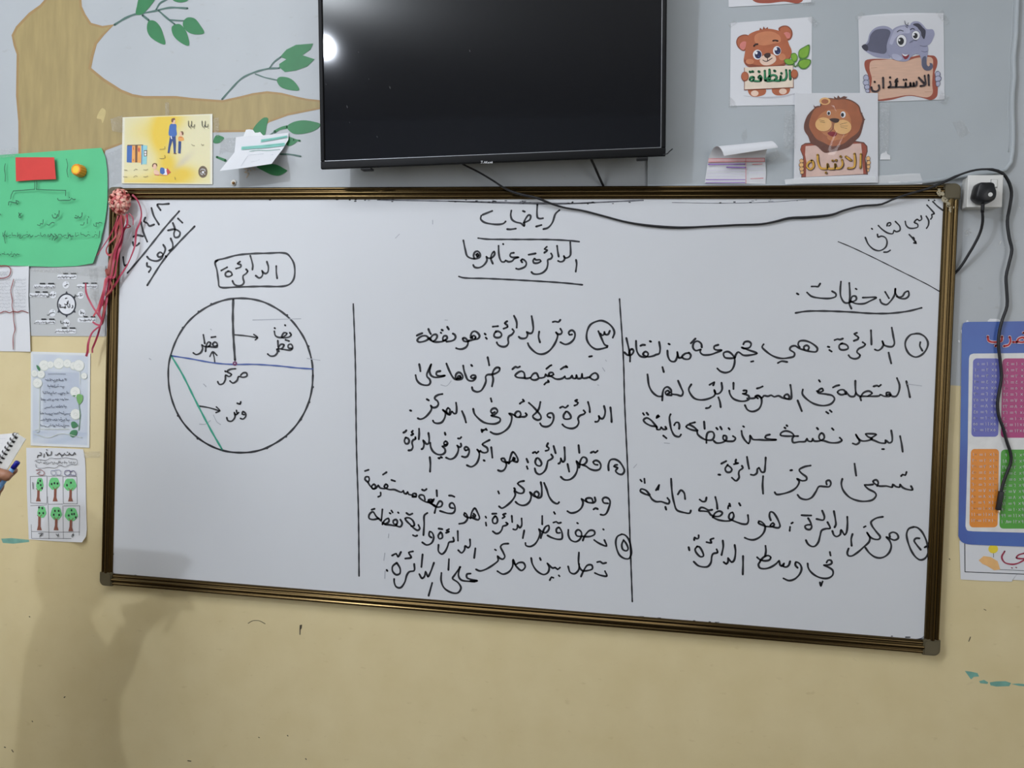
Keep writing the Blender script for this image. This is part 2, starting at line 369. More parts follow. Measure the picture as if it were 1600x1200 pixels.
for sx, sz in ((-1, 1), (1, 1), (1, -1), (-1, -1)):
    cx, cz = (XR if sx > 0 else XL), (ZT if sz > 0 else ZB)
    o, r = 0.0012, 0.016
    pts = [(cx + sx * o - sx * r * (1 - math.sin(t)), cz + sz * o - sz * r * (1 - math.cos(t))) for t in (math.pi / 2 * i / 6 for i in range(7))]
    pts += [(cx + sx * o, cz - sz * .04), (cx - sx * .037, cz - sz * .04), (cx - sx * .037, cz - sz * .037), (cx - sx * .04, cz - sz * .037), (cx - sx * .04, cz + sz * o)]
    if sx * sz < 0: pts = pts[::-1]
    bm = bmesh.new(); f = bm.faces.new([bm.verts.new((x, -0.0005, z)) for x, z in pts])
    ex = bmesh.ops.extrude_face_region(bm, geom=[f]); tv = [v for v in ex['geom'] if isinstance(v, bmesh.types.BMVert)]
    for v in tv: v.co.y = -0.0295
    bmesh.ops.recalc_face_normals(bm, faces=bm.faces[:])
    bmesh.ops.bevel(bm, geom=[e for e in bm.edges if all(v.co.y < -0.02 for v in e.verts)], offset=0.003, segments=2, affect='EDGES')
    MB().bm(bm, CORN).build('corner_cap', board)
INK = P('black_marker_ink', (34, 36, 42), 0.45, var=.25, scale=60); GHOST = P('wiped_marker_trace', (176, 180, 188), 0.5)
BLUE = P('blue_marker_ink', (66, 92, 160), 0.45); GREEN = P('green_marker_ink', (52, 160, 132), 0.45); PURP = P('purple_marker_ink', (104, 44, 92), 0.45)
YI = -(SURF + 0.0004)
cA, cB, cC, cD = (640, 310, 5), (320, 380, 8), (240, 450, 4.443), (1180, 300, 5)
k6 = 6.154
cE, cF, cG, cH = (960, 490, k6), (1200, 490, k6), (960, 640, k6), (1200, 640, k6)
cI, cJ = (1040, 780, 7.273), (1240, 780, 7.273)
cK, cL, cM, cN = (620, 480, 8), (790, 480, 8), (620, 600, 8), (790, 600, 8)
cO, cQ = (560, 720, 5.335), (770, 720, 5.335)
cR, cX = (140, 250, 6), (1380, 270, 9.229)
WRITING = (
 ('heading in the middle of the board', 2.8, (
  (cA, "1170,92 1140,120 1115,190 1080,230 1045,240/998,48 995,120 1000,150 1015,158 1042,155/988,220 1030,208/795,95 790,130 800,165 830,185 870,195 895,215 895,185 900,170 930,130 945,135 940,165 905,185 890,190/885,98 900,104/762,240 785,242 830,236/645,98 610,112 570,128/560,135 555,160 580,185 640,200 700,203 735,195 750,180"),
  (cA, "1300,480 1305,510 1298,572/1255,342 1258,420 1255,445 1240,460 1215,465 1205,450 1212,470 1200,490 1175,495 1160,488/1152,370 1158,420 1165,455/1105,430 1115,450 1105,470 1080,480 1080,510 1070,550 1040,580 1000,592 965,588 952,575/1072,378 1055,395 1075,405 1052,425/975,470 985,480 1020,480 1025,490 1000,505 970,503 965,485 975,470/930,440 985,430/880,500 870,485 880,475 900,485 912,505 905,530 880,545 850,553 832,548/815,425 790,430 785,450 800,460 850,460 820,470 800,490 770,495 750,485 742,495 720,495 705,470 697,430 695,370/730,356 732,358/650,510 635,470 645,430 660,415 665,435 640,465 610,465 600,455 605,480 590,510 560,535 530,542 505,535 497,520/420,328 435,400 450,450 480,468 520,470 550,455 550,430 530,412 510,420 500,445 505,470/530,455 520,440 530,432 540,445 530,455"))),
 ('upper line ruled under the first heading word', 2.4, ((cA, "535,310 600,318 800,320 1100,322 1250,330 1325,338"),)),
 ('lower line ruled under the heading', 2.4, ((cA, "385,610 420,620 600,626 850,638 1200,660 1350,675"),)),
 ('third numbered note, middle column', 3.0, (
  (cL, "1270,500 1200,520 1130,525 1060,480 1015,400 1020,300 1060,220 1130,180 1200,168 1280,200 1340,260 1360,320 1340,380/1160,300 1200,390 1240,470 1275,485/1185,330 1200,350 1225,345 1235,310 1245,340 1280,340 1303,295/830,340 800,345 787,325 800,300 830,288 860,310 868,355 850,405 800,450 745,465 685,438/685,270 705,310 690,335 650,335 630,315 650,345 640,400 600,480 540,550 470,585 400,580 330,530 290,480 278,450/590,185 620,178 660,185 685,158/420,305 412,370 430,440/325,112 340,200 345,280 325,325 290,325 265,310 275,340 260,380 220,392 180,385 165,370/105,108 130,160 140,200 138,255/1045,618 1078,612"),
  (cK, "1445,275 1465,300 1440,340 1400,365 1390,400 1395,450 1370,485 1330,495 1280,480 1255,455 1250,440/1380,175 1350,200 1380,225 1385,245 1335,268/1240,300 1220,330 1215,360 1240,380 1290,375 1310,350 1300,320 1260,300 1235,310/1200,243 1265,237/1098,330 1110,342/1112,380 1125,395/900,420 960,405 1020,390 1035,360 1010,320 970,300 940,315 925,350 925,385/945,390 940,370 965,355 985,375 975,395/900,425 870,430 835,420 825,390 850,385 880,410 890,450 870,495 820,522 770,522 742,512/700,330 725,345 735,375 720,405 670,425 620,430/610,410 580,415 575,390 590,360 620,360 630,385 610,410 580,425 520,435 470,432 430,415 420,395 450,350 490,340 505,360 490,400 455,430/395,272 410,310 425,335/430,415 400,390 370,360 320,360 270,390 255,415 275,435 320,432 370,415 410,385/250,355 280,340 318,325/550,318 555,322/560,282 575,290/630,245 650,278"),
  (cL, "1050,875 1080,840 1120,822 1150,845 1155,885 1120,910 1080,900 1045,875 1010,885 965,885 955,835 945,885 900,890 885,850 875,890 840,885 830,855 810,885 750,890 740,865 720,885 670,900 620,895 580,870 540,850 550,820 590,820 600,840 560,860 520,860 500,840 490,870 450,885 420,885 390,905 350,910 315,890 350,830 385,825 410,870/310,880 270,890 230,885 140,875 120,855 150,820 200,800 230,820 240,885/85,775 125,745 150,755 178,742/510,770 540,745/550,735 572,725/690,775 740,745 770,750 755,735/485,965 510,940 540,935 530,915"),
  (cK, "1190,988 1205,900 1195,840 1210,790 1245,755 1285,760 1280,795 1240,825 1190,840 1130,845 1110,870 1115,920 1090,990 1050,1045 1000,1058 950,1035 940,1000/1135,625 1145,670 1155,725/975,883 940,890 925,870 945,850 980,855 985,880 960,915 920,922 885,905 860,850 840,790 830,730/930,722 942,735/620,705 650,780 690,860 720,895 760,905 815,895 825,865 800,825 770,815 740,840 735,880 750,905/760,890 765,865 790,860 800,880 775,892/545,798 500,810 495,845 540,860 600,855 520,875 470,875 430,855 410,800 430,715 400,780 375,840 380,870 410,900 420,940 400,970 350,975 290,955 250,910 235,850/280,712 290,760 295,800"),
  (cN, "1310,292 1320,380 1325,475/1230,275 1245,340 1235,400 1210,435 1175,420 1165,400 1170,440 1150,470 1120,472/1030,225 1050,300 1052,352/975,330 995,355 980,375 930,395 905,430 915,480 890,530 840,555 780,550 735,530 710,505/895,198 870,210 905,235 895,255 860,270/755,345 725,390 730,430 770,440 815,425 810,390 770,345 755,345/680,298 715,282 745,298 780,270/560,420 530,410 520,385 545,365 580,365 600,400 590,470 550,520 500,535 450,520 432,492/290,235 340,280 400,345 440,400 440,435 400,450 350,425 340,400 380,360 415,310 435,225/250,365 265,385 240,410 200,410 170,415 130,410 115,385 140,345 175,345 190,385 170,415/125,400 90,380 45,370 75,400 70,470 40,540 -20,595 -90,625 -145,622 -188,600/178,245 205,225 230,215 215,195"),
  (cM, "1225,350 1190,365 1175,340 1195,310 1235,305 1260,340 1240,370 1200,390 1180,395 1240,410 1290,430 1290,465 1240,495 1170,498 1090,480 1020,430 970,370 955,310/1175,180 1185,220/1060,570 1065,600 1080,575 1095,575 1115,560 1125,575/815,340 845,410 865,480/740,235 748,300 740,365 715,370 690,345 660,385 630,370 620,330 640,300 665,320 660,360/640,370 600,345 575,325 605,350 600,420 560,480 500,492 465,480 452,458/570,125 520,135 480,160 475,185 510,215 520,250 500,285 450,295 425,270 435,310 400,370 340,425 290,440 262,428/375,190 400,205/165,330 180,335"))),
 ('fourth numbered note, middle column', 3.0, (
  (cN, "1288,1080 1285,1010 1310,950 1360,940 1420,970 1470,1040 1485,1090 1455,1130 1405,1120 1375,1085 1400,1050 1385,1040 1355,1030 1370,1012 1395,1010/1150,1010 1115,1005 1095,975 1125,955 1165,970 1190,1010 1180,1060 1130,1080 1060,1065 1000,1025 960,1010/920,1045 935,960 965,915 1005,925 1015,965 980,1005 930,1005 905,985 885,965 900,1010 895,1080 860,1150 800,1195 730,1195 690,1160/912,765 922,860/1065,860 1100,845 1120,858 1150,835/775,1000 785,1050 795,1095/735,790 740,870 735,960 715,975 690,930 690,960 675,990 660,995/600,775 625,865/570,880 590,915 560,945 530,960 520,1000 500,1070 460,1115 420,1130 380,1105 365,1055/530,740 515,780 540,800 535,825 500,835/385,930 370,970 385,1010 430,1025 450,1000 430,950 400,925 385,930/340,862 370,850 385,865 410,845/262,935 280,980/265,1030 275,1060"),
  (cM, "1400,995 1415,930 1450,850 1490,890 1515,955 1505,975 1465,965 1440,960 1410,975 1360,977/1455,920 1475,930 1465,955 1448,940/1410,985 1360,980 1315,960 1305,935 1340,930 1355,960 1370,1010 1340,1075 1300,1090 1265,1078/1180,790 1195,920/1160,700 1110,725 1070,755 1130,800 1135,845 1100,860 1060,850 1045,835 1035,850 1005,820 1030,860 1025,930 990,1000 930,1035 875,1015/1085,953 1098,960/890,820 860,830 845,805 865,785 900,810 905,850 880,905 850,915 815,905/800,745 805,775 780,790 755,770 770,800 760,860 720,920 670,940 615,920/765,680 790,682 805,665/625,755 595,760 590,735 610,715 635,740 610,775 570,780 600,810 605,850 570,880 510,880 455,845 425,790 418,735/600,608 608,635/520,925 535,930/548,912 565,920/395,612 405,690 395,745 370,750 330,705 340,750 330,800 310,815/278,560 280,620 275,690/412,915 420,1000 415,1095/232,665 235,685 205,700 190,730 200,790 180,825 145,830/200,585 185,600 205,625 180,640/110,670 95,710 110,745 140,745 155,710 140,680 115,670/82,608 100,600 120,580"),
  (cQ, "960,355 925,350 915,320 935,305 965,315 978,340 968,390 945,440 925,452 898,448/850,305 855,335 840,350 815,350 790,345 775,320 795,310 825,315 835,345/790,345 760,330 740,318 752,345 740,390 700,425 650,435 622,420/840,405 855,395 875,402/428,185 450,240 470,300 505,345 540,358 552,345/510,428 518,442/400,178 408,230 402,300 380,310 355,295 345,270 365,255 385,275 375,300 345,295 325,275 310,262 320,290 310,335 280,365 245,372 210,360 190,342/260,168 225,175 208,190 235,215 260,240 255,265 235,272 205,265 180,250 188,280 170,320 120,370 75,395 52,380/178,228 186,238/45,255 52,272"))),
 ('fifth numbered note, bottom of the middle column', 2.8, (
  (cQ, "1075,612 1040,630 1025,670 1035,740 1060,790 1100,815 1135,815 1155,770 1150,710 1130,650 1100,618 1075,612/1090,660 1075,700 1085,740 1115,750 1128,735 1115,695 1090,660/930,660 948,710 900,695 865,675 845,660/750,665 770,620 810,580 845,585 850,610 815,630 745,630 700,625 690,595 710,575 735,590 740,620 725,655 690,675 650,660 630,620 630,575/920,570 925,574/703,518 710,522/560,600 535,600 530,570 550,555 570,580 580,620 575,650 545,655 490,640 455,622/400,645 415,600 440,550 465,540 468,570 440,600 410,590 385,570 395,600 380,650 350,695 310,715 275,705 272,685/412,460 412,530/505,515 530,508 545,520 568,515/262,580 250,645/240,480 240,540 225,558 205,535 205,560 190,575 170,570/158,458 162,510/110,515 125,525 105,540 85,545 75,575 55,600 30,608 0,588/108,440 85,448 100,465 80,478"),
  (cO, "1140,460 1118,490 1125,520 1150,520 1160,495 1145,462 1135,465/1115,442 1150,440/1060,465 1065,475/1062,515 1066,540/935,480 945,430 970,395 990,425 1010,480 1000,492 960,480 940,470/960,440 975,455 965,475 955,455/940,475 905,470 880,450 885,435 900,445 910,480 885,515 840,525/790,395 765,390 760,365 780,350 800,370 805,410 790,435 750,438 680,418/635,435 650,380 680,335 700,350 690,380 650,385 625,370 605,345 630,320 615,345 590,335/640,375 610,360 580,340 585,325 615,325 610,345 570,345 530,325 505,300 515,285 545,290 555,325/652,245 655,295/755,290 775,290 800,300/530,240 550,248 568,235/480,300 450,300 455,275 480,275 480,300 445,285 420,280 410,260 400,275 380,268 375,250 360,262 320,248 300,240 260,240 230,230 215,215 230,195 245,210 230,230 180,225 165,205 150,225 120,235 110,215 130,195 145,215 130,235 95,205 80,180 55,155 60,135 85,135 90,160 80,180/55,85 85,75/205,115 235,95/275,160 305,170/165,300 185,290 185,265"),
  (cQ, "935,920 950,960 900,955 850,935/735,965 755,920 790,870 825,870 830,900 790,915 745,915 725,890 715,850 718,765/720,860 715,910 680,942 645,930 628,880/870,845 895,840 915,855 945,850/560,890 540,905 520,890 500,895 480,880 455,855 470,890 460,930 425,948 370,920 330,860 320,810/550,955 556,962/475,995 490,970 505,975/392,810 400,828/175,850 200,885 240,915 270,885 255,850 215,850 190,865 170,825 165,880 135,925 85,945 38,920/130,690 85,695 65,715 85,760 100,800 85,820 55,810 40,795 45,830 20,855 -60,905 -110,918 -140,905/18,740 26,745"),
  (cO, "975,730 965,810/930,655 930,710 915,725 890,710 885,740 860,768 832,745/828,585 830,665/790,640 795,670 755,680 745,710 720,760 695,778 668,755 668,700/755,570 735,580 755,590 730,600/685,595 665,625 675,650 700,640 695,605 685,595/668,565 700,570/610,640 590,625 595,590 615,600 628,640 610,685 570,702 532,680/575,435 550,455 548,530 542,620/500,535 512,565 495,580 460,560 430,530 400,500 390,480 420,475 455,500 465,540 440,545/400,435 425,450 450,440/455,620 475,628 490,622/350,490 365,520 350,550 310,540/320,530 295,525 290,500 315,490 325,510 310,540 270,535 220,530/200,530 220,495 250,480 255,505 225,525 200,515/200,405 192,490/190,500 150,465 120,425 90,450 90,480 120,490 170,480/110,408 135,400/260,435 268,440/275,415 285,430/330,430 335,435"),
  (cO, "935,940 905,945 905,975 990,1000 860,995 835,960 845,885/850,885 800,955 785,980 830,1015 855,1060 830,1100 780,1100 715,1060 690,1000 692,935/755,820 750,910/615,1018 585,1125/930,1003 970,1008/630,850 600,930 580,965 560,925 550,965 530,980 508,945/535,780 525,885/465,860 465,915 425,925 405,950 385,1015 350,1058 315,1050 298,1010 298,985/455,755 420,765 440,805 390,815/320,850 285,880 285,920 315,950 345,940 348,900 320,850/280,790 315,775 330,800 355,760/235,910 242,918"))),
 ('long vertical rule left of the middle column', 2.3, (((0, 0, 1), "552,475 555,560 557,700 560,800 561,900"),)),
 ('long vertical rule left of the right column', 2.3, (((0, 0, 1), "968,467 974,560 976,630 981,740 984,830 988,940"),)),
 ('slanted lesson note in the top right corner', 2.4, (
  (cX, "715,415 780,480 870,548/630,465 690,530 735,590 700,602 705,640 685,668/620,625 655,690 650,760 625,800/545,620 555,670 520,690 490,670 450,715 495,740 500,780 440,800 370,795 330,755 318,700/375,890 430,950 470,1010/440,1010 475,1018 465,985/435,930 450,955/655,395 658,398/738,396 742,398"),
  (cD, "1095,230 1130,270 1130,300 1100,310 1085,300 1075,325 1035,320 990,290 962,262/1030,265 1035,245 1055,240 1060,255 1045,265/955,330 960,352 985,345 1015,355 1030,385 1020,430 975,458 930,450 885,410 860,355/910,285 915,290/1005,470 1035,468 1055,455"))),
 ('notes heading and rules, top of the right column', 2.8, ((cD, "1105,815 1130,830 1175,832 1200,810 1195,775 1170,785 1150,815 1120,820 1095,790 1095,755/1095,755 1090,800 1060,850 1025,880 985,865 975,840/1015,780 1045,830/840,825 945,825 900,850 850,872 780,870 745,850/740,860 760,815 785,815 790,840 750,860 700,865 670,820 665,760 670,700/735,710 740,810 735,870 752,912/785,755 792,760/600,775 630,795 630,815 590,830 520,830 440,815 405,785/440,738 475,738 490,740 508,715/325,792 338,800/315,945 400,932 550,930 750,938 900,948 1050,948 1200,930 1300,905"),)),
 ('thin slanted rule, right column', 1.5, ((cD, "648,388 750,430 950,525 1150,625 1350,725 1445,780"),)),
 ('first numbered note, right column', 3.0, (
  (cF, "1425,192 1370,205 1325,260 1322,320 1360,390 1420,418 1480,395 1525,340 1538,280 1510,225 1460,195 1425,192/1465,275 1460,310 1485,358/1190,135 1205,220 1215,290 1200,315 1160,318 1115,300 1100,265 1110,300 1085,340 1055,355 1028,345/1160,375 1170,420 1185,478/990,160 993,230 995,298/910,275 935,295 920,315 870,340 855,370 885,400 870,425 830,435 790,420 775,400/855,185 830,195 870,230 865,245 825,262/715,285 685,305 690,340 725,350 770,335 765,310 730,290 700,290/640,255 670,245 690,250 720,240/575,318 590,322/590,350 612,365/305,325 290,300 300,268 350,260 420,285 475,335 465,365 410,365 350,350 300,335 260,310 220,320 210,345 255,380 250,410 200,425 120,430 43,405 -27,355 -57,320 -42,295/350,350 345,320 375,305 395,325 385,350/95,475 130,458 185,465"),
  (cE, "1240,295 1250,275 1290,268 1315,290 1300,325 1245,335 1225,325 1290,350 1370,382 1300,400 1240,400 1190,370 1165,400 1160,420/1160,425 1110,430 1060,420 1050,380 1090,365 1130,390 1155,430 1150,500 1120,550 1070,568 1020,555 990,528/1000,300 960,315 960,340 985,350 1030,352 980,375 920,395 850,395 825,370 830,345/830,345 780,355 755,325 765,280 800,265 835,290 840,325/735,285 780,240/1315,462 1335,458/715,375 735,400 720,435 670,435 650,415 680,385 715,378/650,420 620,425 605,370 605,410 580,460 540,455 515,410 510,355/520,290 532,296/430,272 440,340 430,385 400,395 380,405 330,415 300,410 275,390 300,365 325,385 310,415 250,410 220,370 210,320 208,262/340,265 352,270/250,310 270,300 295,302/150,460 150,400 115,235/140,400 145,360 170,340 185,360 165,395 130,400 95,372/462,515 475,562"),
  (cF, "1330,650 1350,730 1365,805/1240,620 1265,690 1255,760 1230,795 1195,795 1170,775 1140,785 1140,760 1170,760 1175,790 1120,795 1080,780 1070,790 1010,795 950,795 890,800 895,835/890,800 920,760 970,745 1000,765 960,795/890,800 850,770 840,700 840,645/845,760 830,795 790,795 750,750/750,770 700,780 668,755 690,735 730,735 750,775/1015,700 1050,692 1065,700 1085,685/625,710 655,695 685,688/470,745 500,755 530,740 520,720 495,730 480,760 560,775 620,790 640,820 610,865 540,885 450,870 370,820 330,770 335,730/490,640 500,655/560,945 580,960/595,930 612,945/285,835 325,938/215,685 225,760 220,820 170,815 155,795 185,775 205,800 195,820 140,810 100,790 60,800 30,785 0,795 -40,790 -60,812 -100,790 -130,812 -170,815 -200,815/-97,815 -122,795 -97,785 -67,810 -62,860 -87,915 -147,942 -197,925 -222,880/-107,720 -77,712 -52,700"),
  (cE, "1240,740 1270,740 1265,765 1235,770 1290,790 1295,820 1260,840 1200,840 1140,815 1110,770 1105,740/1145,665 1145,725/1000,805 1015,850 1022,900/1030,665 1035,730 1010,765 975,770 960,735 970,760 960,790 900,820 830,830 770,815 730,770 715,725 740,680/915,685 940,670 960,660 950,690/880,910 910,905 925,888/612,645 640,710 660,760 645,790 600,780 550,770 545,735 510,705 480,720 465,760 460,835/550,785 500,780 490,755 515,740 530,760 510,775/460,795 420,795 370,760 335,700 318,585"),
  (cH, "1270,255 1285,330 1295,405/1185,200 1195,270 1190,310 1165,320 1130,295 1130,320 1080,320 1030,300 990,280 1040,240 980,232 940,235 960,260 1000,280 950,300 900,300 870,280 845,240 870,280 880,310 850,335 815,325/1098,380 1115,380/690,270 710,295 680,315 600,318 540,300 500,290 490,255 515,225 535,240 540,275 500,300 440,300 430,280 420,305 385,300 375,280 360,305 300,310 240,315 235,275 250,255 230,225 170,205 125,225 120,245 170,255 240,255 290,255/615,180 630,195/470,175 482,190/178,150 186,158/158,172 168,180/832,520 840,580 848,635/1375,735 1390,770 1330,765 1290,745 1270,720 1265,745 1230,740 1200,720 1195,745 1140,735 1070,735 1030,715 1010,690 1040,675 1060,700 1050,735/1010,720 960,725 930,725 960,760 1030,800 1040,825 1010,865 940,882 860,875 780,840 720,770 705,710 715,665/1280,640 1295,625 1320,630 1332,600/565,720 560,690 590,680 605,710 590,740 540,740 490,740 460,790 420,845 370,865 310,850 285,820/410,538 350,550 300,580 320,610 370,650 370,675 330,685 280,665 300,690 280,740 230,780 140,810 80,815 65,795/215,585 232,582"),
  (cG, "1495,240 1460,250 1450,270 1500,285 1555,290 1480,295 1400,290 1330,285 1305,250 1305,290 1290,325 1260,300 1230,250 1222,205/1238,160 1246,166/1140,255 1165,275 1150,300 1100,305 1070,300 1045,280 1050,250 1075,255 1075,290 1040,315 980,320 955,300/885,320 885,260 900,220 945,215 960,250 940,290 880,290 830,265 800,235 795,200/795,205 730,190 690,165 710,145 760,165 800,200/862,115 868,185/725,135 775,122/980,175 992,190/1018,165 1032,190/1098,178 1108,190/575,150 590,125 615,125 625,155 622,185/640,240 625,260 580,250 550,200 535,130 530,70 540,45/490,165 500,185 470,190 450,170 440,190 410,190 405,165 350,155 295,125 280,100 310,80 350,100 390,145 410,170/275,35 285,50/310,30 325,50/405,80 430,65 420,55 408,70/470,250 500,275/1455,460 1450,540 1440,600 1415,600 1390,560 1375,570 1370,610 1340,630 1312,625/1430,640 1425,730 1430,808/1275,455 1285,520 1295,568/1225,540 1235,560 1200,590 1195,620 1200,650 1170,685 1130,655/1170,480 1165,510 1190,515 1150,525/1090,530 1065,570 1080,600 1115,600 1130,575 1105,545 1085,535/1028,520 1075,495/1000,625 1018,627"))),
 ('second numbered note, right column', 3.0, (
  (cJ, "1365,315 1310,335 1285,390 1295,470 1340,590 1390,660 1440,690 1490,675 1525,620 1525,540 1500,450 1450,360 1400,320 1365,315/1430,445 1390,445 1370,470 1400,520 1445,575/1490,548 1510,535/1095,430 1090,395 1130,375 1175,395 1190,440 1150,465 1090,445 1055,430 1090,470 1110,530 1090,600 1040,650 980,668 920,655 860,610 815,550/1015,200 940,215 880,260 890,300 940,370 985,430 970,455 920,455 870,430 835,380 865,430 860,480 790,550 720,610 660,645 620,640 610,610 625,560/798,318 818,308/670,395 655,450 660,530/610,200 612,290 600,380 580,405 540,350 530,400 490,425 460,410 440,360/458,135 475,230 480,290 465,320/385,260 415,330 370,335 320,355 300,420 280,490 240,535 200,535 160,505 140,465/325,130 350,200 340,235 260,225/165,215 195,270 205,320 185,345 140,335 130,305 165,290 185,290/90,182 145,185 200,185/375,720 390,695 425,695 435,725 405,745 345,750 400,775 445,810 445,860 400,895 340,900 260,875 195,825 165,775 160,730/412,600 420,640/300,945 310,985 320,960 330,935"),
  (cI, "1410,360 1415,315/1430,275 1445,265/1195,240 1180,190 1190,145 1220,150 1270,220 1300,310 1285,325 1220,315 1190,300 1220,270 1235,290 1215,310 1140,310/1140,310 1090,290 1055,270 1060,250 1100,265 1130,310 1120,370 1070,430 1000,462 940,455 900,438/935,180 940,250 925,280 880,283 820,265 760,240 720,215 730,165 760,150 775,190 750,235 700,248 600,235 535,205/540,200 560,160 610,135 645,155 620,190 560,195 510,175 490,145 430,135 380,130 400,95 440,100 490,125 530,120/710,105 715,75 735,80 725,50/835,45 850,72"),
  (cG, "970,840 985,900 990,955/820,865 850,885 875,880 885,845/610,815 640,775 670,800 680,860/735,970 725,995 670,990 600,965 575,900 555,800 545,665/510,850 530,880 520,905 480,895 450,885 400,885 360,860 340,830 290,810 250,785 255,765 300,775 340,820/250,675 262,690/288,665 292,705/400,775 415,750 430,725 420,770/490,935 498,962"),
  (cI, "1500,780 1475,750 1480,715 1520,730 1545,780 1530,840 1470,905 1400,925 1340,900/1415,705 1400,750 1375,770 1340,765 1345,730 1320,760 1300,745 1290,700 1260,730 1200,770 1130,790 1070,780 1055,740 1075,710/1075,700 1120,655 1165,640 1195,660 1180,690 1120,700 1070,685 1040,660/1135,530 1140,590 1130,650/880,645 880,750 877,855/785,520 795,600 775,700 750,715 710,670 710,710 690,735 660,715/650,470 655,540 635,635/580,570 590,605 540,620 525,650 515,720 480,765 430,770 370,755 320,710/545,445 510,460 520,495 465,488/360,535 335,570 350,610 400,655 430,645 420,600 380,540 355,540/325,465 330,435 355,450 375,440 375,410/262,545 270,580"))),
 ('boxed word above the circle drawing', 2.6, ((cB, "135,235 160,212 250,190 400,150 600,130 800,125 960,120 1030,135 1080,190 1115,260 1125,370 1110,450 1070,505 1000,535 700,540 400,548 215,555 180,540 170,470 150,330 128,250 135,222 160,214/893,285 895,370 905,440/775,230 795,300 785,365 760,380 735,370 715,345 725,380 710,420 680,435 635,405/568,155 590,230 600,280 595,330/515,325 535,350 510,385 480,405 478,440 490,490 470,520 420,532 370,515 345,470/440,230 410,255 450,270 450,295 390,318/290,350 258,375 262,410 300,418 340,395 325,360 290,350/205,342 280,300"),)),
 ('slanted date and weekday in the top left corner', 2.7, ((cR, "745,410 690,415 635,418 665,470/580,450 600,520 650,605/522,540 510,575 540,592 560,618 605,605/480,580 505,680 540,765/500,715 440,705 410,720/405,770 415,805 445,800 465,780/315,910 320,960 330,990 350,985/840,480 700,640 500,890 355,1058/985,622 850,760 700,930 540,1175/828,548 870,588/780,590 800,650 790,690 800,725 835,720 848,680 800,650 735,660/760,735 780,790 775,830 745,850/690,795 710,830 700,870 680,900 650,910 635,890 660,865 685,880 680,915 640,945 600,945 560,930 538,905/712,900 718,908/538,965 540,995 570,1005 575,1020 555,1050"),)),
)
for label, wpx, parts in WRITING:
    p = Print(YI, 2e-5)
    for c, s in parts: p.strokes(c, s, wpx * 1.06, INK)
    p.build('handwriting', board)['label'] = label + ', black marker'
p = Print(YI, 4e-5)
ring = [(376 + 113.2 * math.cos(t) + R.uniform(-.3, .3), 586.7 + 120.8 * math.sin(t) + R.uniform(-.3, .3)) for t in (2 * math.pi * i / 40 for i in range(41))]; ring[-1] = ring[0]
p.stroke(ring, 3.0, INK); p.strokes(cC, "553,76 550,200 555,350 565,500", 3.6, INK)
for t in (0.15, .35, .6, .9, 1.2, 2.2, 2.6, 3.8, 4.1, 4.3, 5.4, 5.9): p.ell(376 + 114 * math.cos(t), 586.7 + 121.6 * math.sin(t), 2.1, 2.1, INK, n=8)
p.strokes(cC, "565,325 640,332 720,345/695,322 722,345 705,360/425,520 420,480 412,450/390,475 410,442 440,468/305,818 380,830 455,852/435,825 460,852 432,865", 2.1, INK)
p.strokes(cC, "945,310 955,325 940,340 890,342 905,310 925,315 900,340 865,342 845,330 838,300/911,257 915,260/839,277 843,280/960,420 935,415 935,395 955,390 965,415 950,430 890,425/870,440 865,420 885,390 905,395 890,420 855,425 860,445 840,470 810,472 792,458/862,365 865,410/915,360 940,368/440,400 420,405 410,390 425,375 440,385 440,410 410,410 380,405/360,440 365,400 380,375 395,380 385,405 350,405 335,395 340,420 325,450 295,462 275,450/345,325 355,385/400,342 430,338/605,605 620,590 645,590 648,610 620,620 590,615 580,640 550,660 530,645/568,560 530,565 510,580 540,600 525,615 500,605 498,635 480,665 455,668 445,650/496,577 500,580/630,880 615,875 620,858 638,870 640,890 620,910 603,905/575,850 580,870 590,865 570,880 560,865 565,895 540,925 515,920 508,900/580,800 600,805 605,790", 2.6, INK)
p.build('circle_drawing', board)['label'] = 'black circle with radius line, arrows and three words'
p = Print(YI - .0008); p.strokes(cC, "120,470 250,490 420,520 550,530 700,530 860,540 1000,555 1105,562", 2.0, BLUE).build('diameter_line', board)['label'] = 'blue marker line across the circle'
p = Print(YI - .0008); p.strokes(cC, "122,470 200,600 300,800 400,990 475,1120", 2.7, GREEN).build('chord_line', board)['label'] = 'green marker line inside the circle'
p = Print(YI - .0010); p.ell(367, 568, 3.6, 3.6, PURP).ell(366.8, 567.6, 1.0, .7, BOARD).build('centre_dot', board)['label'] = 'purple dot at the centre of the circle'
p = Print(YI, 1e-5)
p.strokes(cC, "415,882 440,930 465,948/318,945 360,945 395,920/395,285 402,290", 1.2, GHOST).strokes(cK, "550,970 620,985 650,960 680,920/600,160 635,162", 1.1, GHOST).strokes(cO, "220,770 212,830/222,920 220,980/253,610 250,640", 1.4, GHOST)
p.strokes(cG, "215,525 185,560/480,320 530,325", 1.2, GHOST).strokes(cL, "1210,755 1240,800/1250,660 1260,675/1150,970 1165,975", 1.2, GHOST)
p.strokes((0, 0, 1), "1418,600 1440,603/395,500 470,498/480,560 500,563/318,600 322,604/618,372 624,366/676,344 676,350/233,560 236,562", 1.3, GHOST)
p.build('wiped_traces', board)['kind'] = 'stuff'
p = Print(YI, 1e-5)                                   # dirt and ink crumbs along the frame
